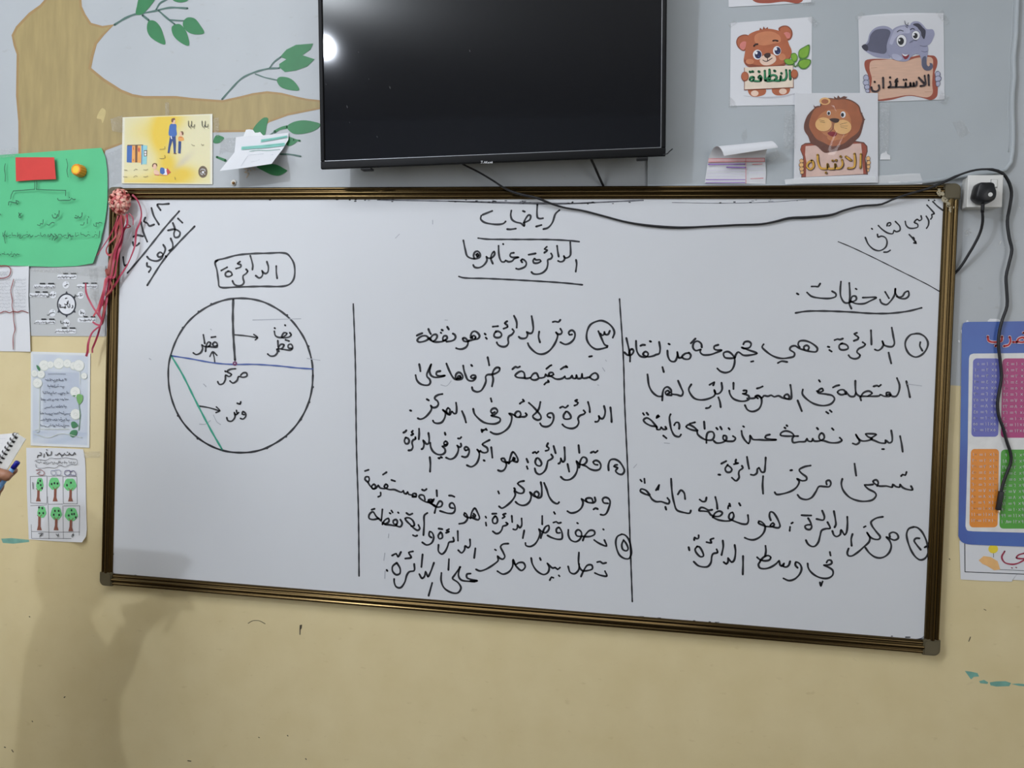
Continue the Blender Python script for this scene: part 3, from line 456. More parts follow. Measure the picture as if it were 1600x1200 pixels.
for x0, y0, x1, y1, n in ((177, 520, 176, 880, 20), (190, 899, 700, 942, 26), (700, 942, 1440, 999, 34), (1452, 860, 1449, 995, 20), (700, 314, 1000, 318, 26), (230, 312, 640, 313, 14), (1120, 316, 1250, 312, 10)):
    for i in range(n):
        t = R.random(); q = (x0 + (x1 - x0) * t + R.uniform(-1, 2), y0 + (y1 - y0) * t + R.uniform(-2, 2)); d = (x1 - x0) / math.hypot(x1 - x0, y1 - y0)
        l = R.uniform(1, 7) if y0 > 400 else R.uniform(1, 3); p.stroke([q, (q[0] + l * d, q[1] + l * (1 - abs(d)))], R.uniform(.8, 2), GHOST if R.random() < .4 else INK, 3, False, False)
SMR = P('smeared_ink', (92, 94, 102), 0.5, var=.3, scale=90)
for st, w_ in (([(590, 312.5), (680, 314), (760, 315.5), (830, 317), (900, 317.5), (960, 315), (1005, 313)], 1.8), ([(700, 314.5), (800, 318), (870, 319), (930, 317)], 1.2), ([(1050, 316.5), (1130, 317.5), (1200, 316), (1260, 312)], .8), ([(178.5, 455), (178, 480), (177.5, 520)], 2.0), ([(1448, 990), (1440, 997), (1415, 999), (1400, 997)], 1.0)):
    p.stroke(st, w_, SMR, 3, True, False)
p.build('ink_crumbs', board)['kind'] = 'stuff'
RES = P('dried_glue', (176, 166, 140), 0.7, var=.2, scale=120, bump=.6)
mb = MB(); rq = random.Random(3)
for k in range(70):
    t = rq.random(); px, py = (1465 + 10 * t, 297 + 12 * t) if rq.random() < .5 else (1475 + 11 * t, 308 + 20 * t)
    px += rq.gauss(0, 2.2); py += rq.gauss(0, 2.2); r = rq.uniform(.8, 2.4)
    mb.ellipsoid(at(px, py, -.0285 if px < 1477 and py < 305 else -.027), (r * .0016 * rq.uniform(.5, 1.4), .0011, r * .0016), RES, Matrix.Rotation(rq.uniform(0, 3), 4, 'Y'), 7, 5)
mb.build('glue_residue', board)['label'] = 'dried glue on the top right corner of the frame'

# ------------------------------------------------------------------ television
TB = at(501, 264, -0.118); TU = (at(1040, 243, -0.118) - TB); TWID = TU.length; TU.normalize()
tl = math.radians(2.4); TV_UP = Vector((0, -math.sin(tl), math.cos(tl))); TV_UP -= TU * TV_UP.dot(TU); TV_UP.normalize(); TN = TV_UP.cross(TU)  # TN points into the wall
THEI = TWID * 0.585
TM = Matrix(((TU.x, TN.x, TV_UP.x, TB.x), (TU.y, TN.y, TV_UP.y, TB.y), (TU.z, TN.z, TV_UP.z, TB.z), (0, 0, 0, 1)))
GB = P('tv_black_gloss_plastic', (10, 11, 13), 0.5, var=.05, spec=.18); HB = P('tv_black_matt_plastic', (20, 21, 23), 0.6)
SCR = P('tv_screen_glass', (22, 23, 27), 0.05, var=.03, spec=0.5); SILV = P('tv_silver_trim', (150, 152, 155), 0.35, metal=.7)
tv = thing('television', tuple(TB + TU * (TWID / 2)), 'black flat screen TV tilted forward on the wall above the whiteboard', 'television')
bw, bb = 0.0115, 0.021
bz = MB()
for lo, hi in (((0, 0, 0), (TWID, .012, bb)), ((0, 0, THEI - bw), (TWID, .012, THEI)), ((0, 0, bb), (bw, .012, THEI - bw)), ((TWID - bw, 0, bb), (TWID, .012, THEI - bw))): bz.box(lo, hi, GB, .0025, TM)
bz.build('bezel', tv)
MB().box((bw - .001, .0045, bb - .001), (TWID - bw + .001, .010, THEI - bw + .001), SCR, 0, TM).build('screen', tv)['label'] = 'dark glossy screen'
tr = MB().box((bw, .002, bb - .0002), (TWID - bw, .0045, bb + .0016), SILV, 0, TM)
tr.box((TWID - bw - .0016, .002, bb), (TWID - bw + .0002, .0045, THEI - bw), SILV, 0, TM).build('inner_trim', tv)['label'] = 'thin silver line inside the bezel'
bk = MB().box((.006, .0121, .006), (TWID - .006, .034, THEI - .006), HB, .006, TM); bk.box((.16, .034, .03), (TWID - .16, .070, .34), HB, .015, TM); bk.build('back_housing', tv)
MB().box((.30, .070, .12), (TWID - .30, .10, .40), P('tv_mount_steel', (60, 60, 62), 0.5, metal=.6), .003, TM).build('wall_bracket', tv)
for u in (.115, TWID - .075): MB().box((u, .004, -.0055), (u + .03, .03, .0005), HB, .0015, TM).build('foot_pad', tv)
def tvp(px, py):                         # point of the bezel front
    d = ROT @ Vector(((px - 800) / FPX, 1.0, -(py - 600) / FPX)); t = (TB - CAM).dot(TN) / d.dot(TN); return CAM + d * t
lg = MB(); LG = P('tv_logo_print', (205, 207, 210), 0.4)
for st in crop((700, 230, 4.444), "228,97 242,97/236,97 236,110 228,112/246,112 246,108/250,112 256,98 261,112/252,107 260,107/265,98 265,112/273,98 266,105 274,112/279,102 279,112 286,112/280,106 285,106/289,112 289,103 295,103 295,112/299,103 299,112/304,98 304,112/308,100 308,112"):
    q = [tvp(x, y) - TN * .0004 for x, y in st]
    for a, b in zip(q, q[1:]):
        t = (b - a).normalized(); s = t.cross(TN) * .0006
        lg.add([a + s, b + s, b - s, a - s], [[0, 1, 2, 3]], LG)
lg.build('logo', tv)['label'] = 'tiny pale brand lettering'
SMU = P('pale_smudge', (70, 72, 74), 0.6); sm = MB()
for x, y, l in ((608, 134, 4), (541, 164, 4), (575, 122, 1.5), (559, 80, 1.5), (733, 77, 3), (545, 190, 1.5), (588, 212, 2), (508, 130, 1.5)):
    a, b = tvp(x, y) + TN * .0042, tvp(x + 1, y + l) + TN * .0042; s = Vector((.0007, 0, 0)); sm.add([a + s, b + s, b - s, a - s], [[0, 1, 2, 3]], SMU)
sm.build('smudge', tv)['kind'] = 'stuff'

# ------------------------------------------------------------------ old display sheet that the animal signs are stuck on
PANEL = P('old_grey_sheet', (176, 183, 187), 0.5, var=.035, scale=5, bump=.1)
right = [(1591, -60), (1590, -10), (1588.5, 30), (1587, 62), (1584, 90), (1585, 120), (1582.5, 145), (1582, 175), (1583, 205), (1582, 238), (1579.5, 254), (1571, 265), (1558, 269)]
edge = right + [(1530, 271), (1440, 285), (1330, 289.5), (1200, 291), (1012, 292)]
sheet_b = Print(-0.010); sheet_b.poly(edge + [(1012, 200), (1014, -60)], PANEL)
pb = thing('display_sheet', tuple(at(1300, 150, 0)), 'old grey painted sheet with a rolled rounded edge to the right of the TV', 'display board')
sheet_b.build('sheet', pb)
bead = smooth([at(x, y, -.008) for x, y in edge], False, .02); MB().tube(bead, .0058, PANEL, 8).build('rolled_edge', pb)
bead2 = smooth([at(x - 6.5, y, -.0098) for x, y in right[:10]], False, .02); MB().tube(bead2, .0014, PANEL, 6).build('inner_bead', pb)

# ------------------------------------------------------------------ paper sheets on the wall
PAPER = P('white_paper', (222, 224, 228), 0.75, var=.015, scale=8); PAPERG = P('greyish_paper', (190, 193, 194), 0.7, var=.03, scale=8)
TAPE = film('clear_tape', .955, .16, 1.0, 160, gloss=.14); TAPEW = film('cloudy_tape', .35, .3, .6, 120); LAM = film('laminate_film', 1.0, .07, .12, 9)
TORN = P('torn_white_tape', (228, 230, 232), 0.5, var=.03, bump=.4)
TXT = P('print_black', (38, 40, 44), 0.6)
YP = -0.0115
def tapes(parent, y, polys, mat=None, name='tape'):
    for s in polys:
        p = Print(y, 5e-5); p.poly(s, mat or TAPE); p.build(name, parent)
def finish(o, p, name, label=None):
    c = p.build(name, o)
    if label: c['label'] = label
    return c
def dark(name, rgb, f=.8): return P(name, tuple(v * f for v in rgb), 0.6)
FUR = P('print_bear_brown', (182, 104, 70), .6, var=.08, scale=30); FURL = P('print_bear_light', (205, 132, 94), .6); FURD = P('print_bear_dark', (140, 74, 52), .6)
PINK = P('print_pink', (214, 130, 120), .6); CREAM = P('print_cream', (236, 206, 186), .6); NAVY = P('print_navy', (36, 38, 78), .5); WHITE = P('print_white', (235, 236, 240), .6)
NOSE = P('print_dark_brown', (66, 44, 40), .6); BEIGE = P('print_sign_beige', (236, 220, 200), .6); LIME = P('print_leaf_lime', (128, 176, 60), .6, var=.1, scale=50); LIMED = P('print_leaf_green', (78, 128, 50), .6)
WGREEN = P('print_word_green', (44, 132, 84), .6); WGRED = P('print_word_dark_green', (28, 72, 52), .6)

# bear sign
c = (1140, 25, 8.28)
bear = quad((1141.8, 35.9), (1268.6, 26.5), (1268.5, 163.5), (1140.6, 165.7), YP, PAPER).build('animal_sign')
tag(bear, 'white sign of a brown bear holding a board lettered in green', 'sign', 'animal signs stuck right of the TV')
p = Print(YP - .0004)
p.poly(crop(c, "180,1030 400,1045 640,1035 880,995 700,1050 400,1062")[0], P('print_ground_grey', (196, 196, 202), .7), True)
p.poly(crop(c, "240,950 470,945 462,1005 400,1035 300,1042 255,1012")[0], FUR, True).poly(crop(c, "550,935 780,930 762,1000 700,1022 600,1024 555,992")[0], FUR, True)
p.ell(1140 + 325 / 8.28, 25 + 1000 / 8.28, 6, 4.6, CREAM).ell(1140 + 690 / 8.28, 25 + 975 / 8.28, 6, 4.6, CREAM)
p.poly(crop(c, "185,455 120,420 85,350 100,285 150,248 215,240 262,265 235,350 215,440")[0], FURD, True).poly(crop(c, "190,440 130,410 98,350 110,295 155,260 210,252 245,275 225,350")[0], FUR, True).poly(crop(c, "140,420 132,370 170,330 215,335 205,400 180,440")[0], PINK, True)
p.poly(crop(c, "630,165 680,128 750,128 802,175 815,240 790,300 750,318 700,270")[0], FURD, True).poly(crop(c, "650,170 690,140 745,140 790,182 800,240 778,290 745,300 700,260")[0], FUR, True).poly(crop(c, "692,235 735,205 785,230 772,290 735,290")[0], PINK, True)
p.poly(crop(c, "380,200 395,150 425,178 440,135 462,165 495,142 500,190 450,215")[0], FURD)
p.poly(crop(c, "240,250 325,200 400,180 500,165 600,180 690,215 742,290 770,370 803,450 792,530 745,605 690,650 500,665 300,672 215,640 183,590 188,530 200,460 212,370")[0], FUR, True)
p.poly(crop(c, "330,250 430,205 560,205 650,260 660,330 560,360 420,380 330,340")[0], FURL, True)
p.poly(crop(c, "190,560 260,610 400,640 560,640 700,610 790,520 745,605 690,650 500,665 300,672 215,640")[0], FURD, True)
p.ell(*[1140 + 262 / 8.28, 25 + 590 / 8.28], 6.5, 4.2, FURL).ell(1140 + 680 / 8.28, 25 + 530 / 8.28, 5.5, 5.5, FURL)
for ex, ey, a, b in ((360, 500, 58, 64), (613, 450, 52, 60)):
    x, y = 1140 + ex / 8.28, 25 + ey / 8.28
    p.ell(x, y, a / 8.28, b / 8.28, WHITE).ell(x + 1, y, a * .76 / 8.28, b * .8 / 8.28, NAVY).ell(x - 1.6, y - 2.6, 1.9, 2.2, WHITE).ell(x + 2.2, y + 3, .9, 1.0, BLUE)
p.poly(crop(c, "388,580 420,520 480,502 545,492 590,520 602,570 562,615 480,640 418,625")[0], CREAM, True).poly(crop(c, "442,505 480,478 525,482 535,512 490,548 455,530")[0], NOSE, True)
p.strokes(c, "430,570 465,588 495,582 515,568 550,545/490,545 492,580", 1.3, NOSE).strokes(c, "315,388 335,368 362,364/563,320 590,314 622,322", 2.6, NOSE)
p.poly(crop(c, "188,668 822,636 828,928 188,960")[0], FURD).poly(crop(c, "196,666 818,640 822,920 196,950")[0], BEIGE)
for s in ("850,660 885,610 930,520", "850,660 825,590", "845,655 790,615", "870,650 940,610"): p.strokes(c, s, 1.1, LIMED)
for s in ("888,500 900,440 960,400 1032,368 1035,450 1010,530 950,562 900,545", "895,590 960,556 1052,570 1040,630 980,685 920,680 888,640", "795,490 850,478 880,530 862,590 820,600 800,560", "703,568 760,552 812,570 842,612 790,635 730,622"):
    q = crop(c, s)[0]; p.poly(q, LIMED, True); cx = sum(a for a, b in q) / len(q); cy = sum(b for a, b in q) / len(q); p.poly([(cx + (a - cx) * .84, cy + (b - cy) * .8 - .3) for a, b in q], LIME, True)
p.ell(1140 + 198 / 8.28, 25 + 782 / 8.28, 6, 7.6, FURD).ell(1140 + 196 / 8.28, 25 + 778 / 8.28, 5.2, 6.6, FUR).ell(1140 + 838 / 8.28, 25 + 750 / 8.28, 5.6, 7.4, FURD).ell(1140 + 838 / 8.28, 25 + 746 / 8.28, 4.8, 6.4, FUR)
finish(bear, p, 'printed_picture', 'brown bear with a leafy twig')
NAZ = "775,700 782,815/728,695 732,780 712,820 680,826 655,826 658,775 655,826 560,832 475,832 520,775 580,762 606,790 580,825/512,690 516,825/475,832 460,830 452,705/398,832 412,795 390,768 372,790 395,808 405,800 395,835 340,838 305,830 308,790 275,790 258,820 285,838 305,830/665,735 670,742/574,702 586,710/372,712 382,720/258,716 268,722/290,712 300,718"
p = Print(YP - .0024); p.strokes((c[0] + .5, c[1] + .6, c[2]), NAZ, 3.8, WGRED).strokes(c, NAZ, 2.7, WGREEN); finish(bear, p, 'lettering', 'green printed word')
tapes(bear, YP - .0030, [[(1139, 150), (1148, 158), (1152, 169), (1138, 168)], [(1266, 22), (1280, 36), (1274, 44), (1262, 30)], [(1140, 44), (1152, 36), (1148, 30), (1138, 38)]])

# elephant sign
c = (1340, 10, 8)
ele = coons([(1341, 25.6), (1380, 21.5), (1420, 20), (1474.3, 20.6)], [(1344, 159.5), (1410, 158), (1475.8, 155.4)], [(1341, 25.6), (1344, 159.5)], [(1474.3, 20.6), (1475.8, 155.4)], 8, 8, lambda u, v: YP - .0002, PAPER).build('animal_sign')
tag(ele, 'white sign of a grey elephant leaning over a wooden board', 'sign', 'animal signs stuck right of the TV')
EG = P('print_elephant_grey', (158, 160, 186), .6, var=.05, scale=30); EGL = P('print_elephant_light', (184, 186, 208), .6); EGD = P('print_elephant_dark', (98, 100, 122), .6); EGX = P('print_elephant_darkest', (62, 62, 78), .6)
WOOD = P('print_wood_edge', (164, 84, 66), .6, var=.08); WOODL = P('print_wood_face', (224, 184, 160), .6, var=.05, scale=30, stretch=(1, 1, 8)); WOODM = P('print_wood_grain', (196, 152, 128), .6)
REDM = P('print_mouth_red', (140, 40, 52), .6); WDK = P('print_word_dark', (58, 48, 54), .6)
p = Print(YP - .0006)
p.poly(crop(c, "60,500 120,440 150,340 210,275 290,245 375,252 440,300 425,360 395,480 385,600 410,645 300,645 220,632 130,582 80,545 50,505")[0], EG, True).poly(crop(c, "75,510 135,455 160,360 215,300 300,280 385,290 412,320 375,440 362,560 340,590 230,580 150,560")[0], EGD, True).poly(crop(c, "50,498 95,470 130,500 120,560 75,540")[0], EGX, True)
p.poly(crop(c, "655,235 690,192 765,190 825,240 865,285 940,288 962,340 945,400 905,470 860,490 795,430 775,330 745,280")[0], EG, True).poly(crop(c, "690,225 760,212 820,268 850,300 830,410 785,340 750,265")[0], EGX, True)
p.poly(crop(c, "85,710 100,675 150,660 300,655 450,660 640,640 760,612 900,612 965,622 998,680 988,760 962,830 992,920 1002,1050 988,1130 920,1170 800,1140 640,1118 400,1170 250,1178 140,1110 150,960 130,860 95,780")[0], WOOD, True)
p.poly(crop(c, "165,690 300,668 430,664 560,690 760,640 930,645 942,760 932,960 936,1090 880,1135 650,1108 400,1145 210,1160 160,1100 168,1000 178,900 150,790")[0], WOODL, True)
p.strokes(c, "170,770 240,765/180,880 215,878/840,1070 930,1065/180,1090 260,1085", .8, WOODM)
for s in ("70,880 100,850 130,860 140,920 85,930", "65,940 95,915 140,930 140,985 80,985", "80,1000 110,975 150,985 150,1030 95,1040", "95,1050 120,1030 150,1040 150,1075 110,1080"):
    p.poly(crop(c, s)[0], EGD, True)
    q = crop(c, s)[0]; cx = sum(a for a, b in q) / len(q); cy = sum(b for a, b in q) / len(q); p.poly([(cx + (a - cx) * .82, cy + (b - cy) * .78) for a, b in q], EGL, True)
for s in ("975,820 1010,805 1035,830 1030,870 970,880", "970,880 1020,865 1050,890 1030,935 975,940", "980,940 1020,930 1035,960 1010,1005 985,1000"):
    p.poly(crop(c, s)[0], EGD, True); q = crop(c, s)[0]; cx = sum(a for a, b in q) / len(q); cy = sum(b for a, b in q) / len(q); p.poly([(cx + (a - cx) * .82, cy + (b - cy) * .78) for a, b in q], EGL, True)
p.poly(crop(c, "430,300 480,260 560,235 640,232 720,258 785,310 805,400 850,435 882,520 872,620 862,690 865,730 885,752 905,735 900,705 930,712 942,750 925,785 890,802 840,795 802,745 795,665 770,605 720,595 660,640 640,672 580,690 500,680 430,650 380,590 362,510 382,420 418,360")[0], EG, True)
p.poly(crop(c, "470,290 560,255 640,262 650,330 560,340 470,400 430,480 400,470 430,360")[0], EGL, True).poly(crop(c, "430,600 500,600 560,650 520,678 440,650")[0], EGL, True)
p.poly(crop(c, "812,640 850,620 862,690 865,730 885,752 905,735 900,705 930,712 942,750 925,785 890,802 840,795 806,745")[0], EGD, True)
p.strokes(c, "660,440 700,425 740,430/780,490 830,500 870,495/800,560 845,570 872,560/650,455 690,440", .9, EGD)
p.poly(crop(c, "552,590 590,612 645,602 625,650 590,662 568,635")[0], REDM, True).poly(crop(c, "552,588 590,604 632,602 600,624 570,614")[0], WHITE, True)
for ex, ey, a, b in ((548, 430, 62, 76), (728, 362, 50, 56)):
    x, y = 1340 + ex / 8, 10 + ey / 8
    p.ell(x, y, a / 8 + .5, b / 8 + .5, EGX).ell(x, y, a / 8, b / 8, WHITE).ell(x - .8, y + .6, a * .6 / 8, b * .62 / 8, TXT).ell(x - 3.2, y - 1, 1.5, 1.7, WHITE)
p.strokes(c, "495,318 530,296 570,308/660,292 685,274 712,287", 1.2, EGX).strokes(c, "590,182 598,220 632,245/635,205 622,232/600,250 625,265", .9, EGX)
finish(ele, p, 'printed_picture', 'grey elephant with its trunk over a board')
IST = "885,855 892,985/838,865 846,975 820,990 785,995/765,890 830,960/738,940 734,985 705,995 700,955 698,995 665,995 660,955 655,998 600,1002 600,955 600,1002 520,1005 480,1005 485,955 482,1005 440,1008 385,1012/405,940 415,990 385,1012/318,890 322,1018/265,985 272,1030 235,1062 185,1052 172,1010/495,905 475,925 500,935 470,945/405,885 408,890/212,940 216,946/575,915 578,920/605,912 608,916"
p = Print(YP - .0034); p.strokes(c, IST, 3.1, WDK); finish(ele, p, 'lettering', 'dark printed word')
tapes(ele, YP - .0040, [[(1338, 34), (1352, 22), (1346, 18), (1336, 26)], [(1462, 20), (1478, 40), (1484, 34), (1472, 14)], [(1470, 142), (1484, 152), (1478, 164), (1466, 158)]])
wav = lambda u, v: YP - .0046 - .0004 * math.sin(u * 8.0 + 1.2) - .0042 * (math.exp(-((u - .44) / .06) ** 2) + math.exp(-((u - .61 + .1 * v) / .055) ** 2)) * math.exp(-((v - 1.0) / .24) ** 2)
quad((1342, 26), (1473.6, 21.2), (1475, 155), (1345, 158.6), 0, LAM, 30, 20, wav).build('laminate_film', ele)['label'] = 'clear glossy lamination'

# lion sign
c = (1240, 145, 8.28)
YL = YP - .0055
lion = quad((1242, 145.6), (1371.6, 145.2), (1371.8, 285.5), (1240.4, 286.5), YL, PAPER).build('animal_sign')
tag(lion, 'glossy white sign of a lion above a board lettered in gold', 'sign', 'animal signs stuck right of the TV')
LM = P('print_mane_brown', (172, 104, 72), .6, var=.1, scale=40); LMD = P('print_mane_dark', (112, 72, 60), .6, var=.1, scale=40); LF = P('print_lion_face', (196, 128, 84), .6); LT = P('print_lion_tan', (234, 186, 124), .6)
p = Print(YL - .0004)
p.poly(crop(c, "85,735 100,680 150,650 300,640 560,640 800,622 910,640 955,690 958,760 930,850 950,960 962,1058 900,1058 500,1075 98,1095 112,950 122,830")[0], LMD, False).poly(crop(c, "92,735 106,688 150,664 800,640 905,655 940,695 945,760 915,850 925,960 940,1045 110,1085 125,950 135,830")[0], WOOD)
p.poly(crop(c, "155,690 400,672 700,664 872,655 888,800 890,900 902,1050 160,1090 166,900 148,800")[0], P('print_sign_pink_beige', (226, 194, 182), .6))
p.poly(crop(c, "530,95 520,45 560,70 575,32 605,65 650,42 700,55 640,95")[0], LMD).poly(crop(c, "850,270 890,255 890,290 870,300 930,345 895,370")[0], LMD).poly(crop(c, "255,150 275,178 330,165 320,200 265,190")[0], LMD).poly(crop(c, "700,700 715,660 680,690 640,730 560,760 700,710")[0], LMD)
p.poly(crop(c, "260,205 300,178 340,170 350,120 400,72 480,68 560,78 650,70 770,105 850,170 872,240 915,340 900,420 880,500 850,570 800,620 720,700 600,742 480,768 400,775 300,690 220,650 190,570 140,490 134,420 175,300")[0], LMD, True)
p.poly(crop(c, "270,215 310,190 350,180 400,85 480,80 560,90 650,84 760,118 835,175 855,245 890,345 870,420 845,490 800,540 740,580 640,660 500,690 380,640 300,600 240,520 200,430 220,320")[0], LM, True)
p.ell(1240 + 405 / 8.28, 145 + 108 / 8.28, 8.6, 5.8, LT).ell(1240 + 405 / 8.28, 145 + 112 / 8.28, 5.6, 3.8, LM)
p.poly(crop(c, "310,330 400,240 520,215 650,220 720,290 745,400 700,540 570,610 450,570 310,450")[0], LF, True)
p.ell(1240 + 505 / 8.28, 145 + 575 / 8.28, 8.6, 5.6, LF).poly(crop(c, "435,520 500,500 565,530 540,562 480,560")[0], REDM, True)
p.ell(1240 + 385 / 8.28, 145 + 412 / 8.28, 13.4, 11.6, LM).ell(1240 + 386 / 8.28, 145 + 408 / 8.28, 12.8, 11, LT).ell(1240 + 634 / 8.28, 145 + 448 / 8.28, 14.4, 12.2, LM).ell(1240 + 634 / 8.28, 145 + 442 / 8.28, 13.8, 11.4, LT)
p.poly(crop(c, "462,342 520,328 592,345 578,380 530,388")[0], NOSE, True).strokes(c, "510,385 505,470 470,500", 1.0, LMD)
p.strokes(c, "330,350 400,365/340,375 405,385/600,410 690,385/605,430 700,430/610,445 690,462", .5, NOSE)
p.ell(1240 + 640 / 8.28, 145 + 282 / 8.28, 4, 5, WHITE).ell(1240 + 632 / 8.28, 145 + 286 / 8.28, 2.4, 3.2, TXT).ell(1240 + 455 / 8.28, 145 + 262 / 8.28, 3, 3.8, WHITE).ell(1240 + 455 / 8.28, 145 + 266 / 8.28, 2, 2.6, TXT)
for cx, ss in ((-1, ("75,870 100,850 130,870 130,900 80,905", "68,920 95,900 130,910 130,955 75,960", "72,975 100,955 135,965 130,1005 80,1010", "82,1025 105,1005 135,1010 130,1050 90,1052")), (1, ("940,830 970,815 992,840 985,875 945,880", "945,885 985,872 1000,905 985,930 945,930", "945,935 985,930 992,960 975,985 950,980", "950,985 980,985 975,1015 955,1025"))):
    for s in ss:
        q = crop(c, s)[0]; p.poly(q, LMD, True); mx_ = sum(a for a, b in q) / len(q); my_ = sum(b for a, b in q) / len(q); p.poly([(mx_ + (a - mx_) * .84, my_ + (b - my_) * .8) for a, b in q], LT, True)
finish(lion, p, 'printed_picture', 'brown lion above a board')
INT = "868,790 862,965/785,785 792,900 780,960 745,972 700,972/672,822 742,872/622,865 632,925 605,968 540,972 535,920 538,972 440,972 435,920 438,972 350,972 318,905 308,800/235,875 185,905 172,955 215,988 255,955 248,895 228,872/603,818 608,824/500,872 508,878/545,868 552,874/414,1028 420,1034"
GOLD = P('print_word_gold', (222, 170, 70), .55); p = Print(YL - .0026); p.strokes((c[0] + .7, c[1] + .6, c[2]), INT, 4.0, P('print_word_brown', (84, 56, 40), .6)).strokes(c, INT, 2.9, GOLD); finish(lion, p, 'lettering', 'gold printed word')
def wav2(u, v):
    r = .34 + .10 * math.sin(v * 5.0 + .3); x = (u - r) / .17                       # a buckle in the plastic: long left flank, short right one
    k = max(0, min(1, x + .5)) if x < .5 else max(0, 1 - (x - .5) / .7)
    return YL - .0040 - .0006 * math.sin(u * 7.5 + 2.6 * v) - .0112 * k * max(0, math.sin(math.pi * min(1, max(0, (v - .08) / .60)))) ** .5
quad((1242.4, 146), (1371, 145.6), (1371.2, 285), (1241, 286), 0, LAM, 34, 34, wav2).build('laminate_film', lion)['label'] = 'clear glossy lamination'
c2 = (1140, 130, 5.714)
tapes(lion, YL - .0060, [crop(c2, s)[0] for s in ("1335,180 1430,170 1425,400 1420,610 1345,640 1338,400",)])
tapes(lion, YL - .0061, [crop(c2, s)[0] for s in ("490,250 580,230 596,300 590,580 480,590 484,400",)])
tapes(lion, YL - .0062, [crop(c2, "490,862 640,842 1000,838 1300,830 1312,888 900,896 500,902")[0]], TAPEW)
strip = Print(YP - .001); strip.poly(crop(c2, "1318,828 1590,808 1700,806 1728,890 1500,900 1320,892")[0], TAPEW).poly(crop(c2, "1420,880 1520,878 1530,886 1580,880 1720,888 1720,900 1420,900")[0], TORN)
tag(strip.build('tape_strip'), 'cloudy white tape strip along the top right of the whiteboard', 'tape')
sc = Print(YP - .001); sc.poly(crop(c2, "1342,682 1350,632 1375,622 1400,608 1410,632 1432,645 1436,682")[0], TORN)
tag(sc.build('tape_scrap'), 'torn white scrap of tape to the right of the lion sign', 'tape', 'tape scraps on the wall')
sc = Print(YP - .001); sc.poly([(1488, 191), (1503, 188), (1517, 208), (1500, 217)], TAPE, False)
tag(sc.build('tape_scrap'), 'clear crumpled scrap of tape alone below the elephant sign', 'tape', 'tape scraps on the wall')
sc = Print(YP - .001); sc.poly([(1160, 206), (1166, 200), (1168, 216), (1162, 222), (1158, 214)], TAPE)
tag(sc.build('tape_scrap'), 'small clear tape scrap above the curled printed form', 'tape', 'tape scraps on the wall')

# sign cut by the top of the picture
c = (1120, 0, 4.2105)
top = quad((1137, -110), (1268, -114), (1267.5, 4), (1138.5, 11.2), YP, PAPER).build('animal_sign')
tag(top, 'white sign cut off by the top edge, brown board bottom showing', 'sign', 'animal signs stuck right of the TV')
p = Print(YP - .0004); p.poly([(1172, -60), (1172, -6), (1180, 3), (1200, 5), (1225, 2.5), (1248, 5), (1256, -2), (1256, -60)], WOOD, True).poly([(1178, -58), (1178, -6), (1200, -1), (1225, -3), (1248, -1), (1250, -58)], WOODL)
finish(top, p, 'printed_picture'); tapes(top, YP - .0014, [[(1255, 4), (1274, 1), (1272, 8), (1250, 9)]])

# curled printed form
c = (1020, 180, 6.667)
rows = [((540, 708), (1175, 718), .0125), ((556, 600), (1178, 590), .014), ((576, 480), (1172, 450), .018), ((606, 385), (1186, 372), .030), ((650, 330), (1225, 272), .046), ((692, 332), (1268, 286), .060), ((724, 372), (1296, 318), .066), ((742, 424), (1306, 336), .064)]
fm = MB(); vs = []; nu = 10
sm_rows = []
L = smooth([Vector((a[0], a[1], d * 1e4)) for a, b, d in rows], False, 25); Rr = smooth([Vector((b[0], b[1], d * 1e4)) for a, b, d in rows], False, 25)
nR = 24
def rs(l, t):
    f = t * (len(l) - 1); i = min(int(f), len(l) - 2); return l[i].lerp(l[i + 1], f - i)
for j in range(nR + 1):
    a, b = rs(L, j / nR), rs(Rr, j / nR)
    for i in range(nu + 1):
        q = a.lerp(b, i / nu); vs.append(at(c[0] + q.x / c[2], c[1] + q.y / c[2], -q.z * 1e-4))
fm.add(vs, [[j * (nu + 1) + i, j * (nu + 1) + i + 1, (j + 1) * (nu + 1) + i + 1, (j + 1) * (nu + 1) + i] for j in range(nR) for i in range(nu)], PAPER, True)
form = tag(fm.build('printed_form'), 'small printed form with purple and red rows, top edge curled forward', 'paper')
VIO = P('print_violet', (150, 112, 190), .6); ROSE = P('print_rose', (206, 112, 116), .6); ROSEL = P('print_rose_pale', (224, 186, 188), .6); VIOL = P('print_violet_pale', (206, 196, 222), .6)
p = Print(-.0206)
p.poly(crop(c, "582,450 1165,446 1165,486 576,490")[0], ROSEL).strokes(c, "580,452 1165,447/576,488 1165,482/968,450 970,712/1163,450 1165,484", .9, ROSE)
p.strokes(c, "580,512 960,508/770,542 968,545", 1.9, VIO).strokes(c, "555,672 960,672/552,704 960,702", 1.3, VIO).strokes(c, "1020,662 1150,656/1040,512 1140,508", 1.1, ROSE).strokes(c, "570,576 960,570/565,610 960,606/565,640 960,640/1000,560 1150,556/1000,600 1150,598", .5, VIOL)
p.strokes(c, "650,396 690,392 740,388/850,396 920,392", .9, ROSE)
finish(form, p, 'printed_rows', 'purple and red printed rows')
tapes(form, -.016, [crop(c, s)[0] for s in ("1170,400 1290,340 1330,430 1240,480 1175,470",)])

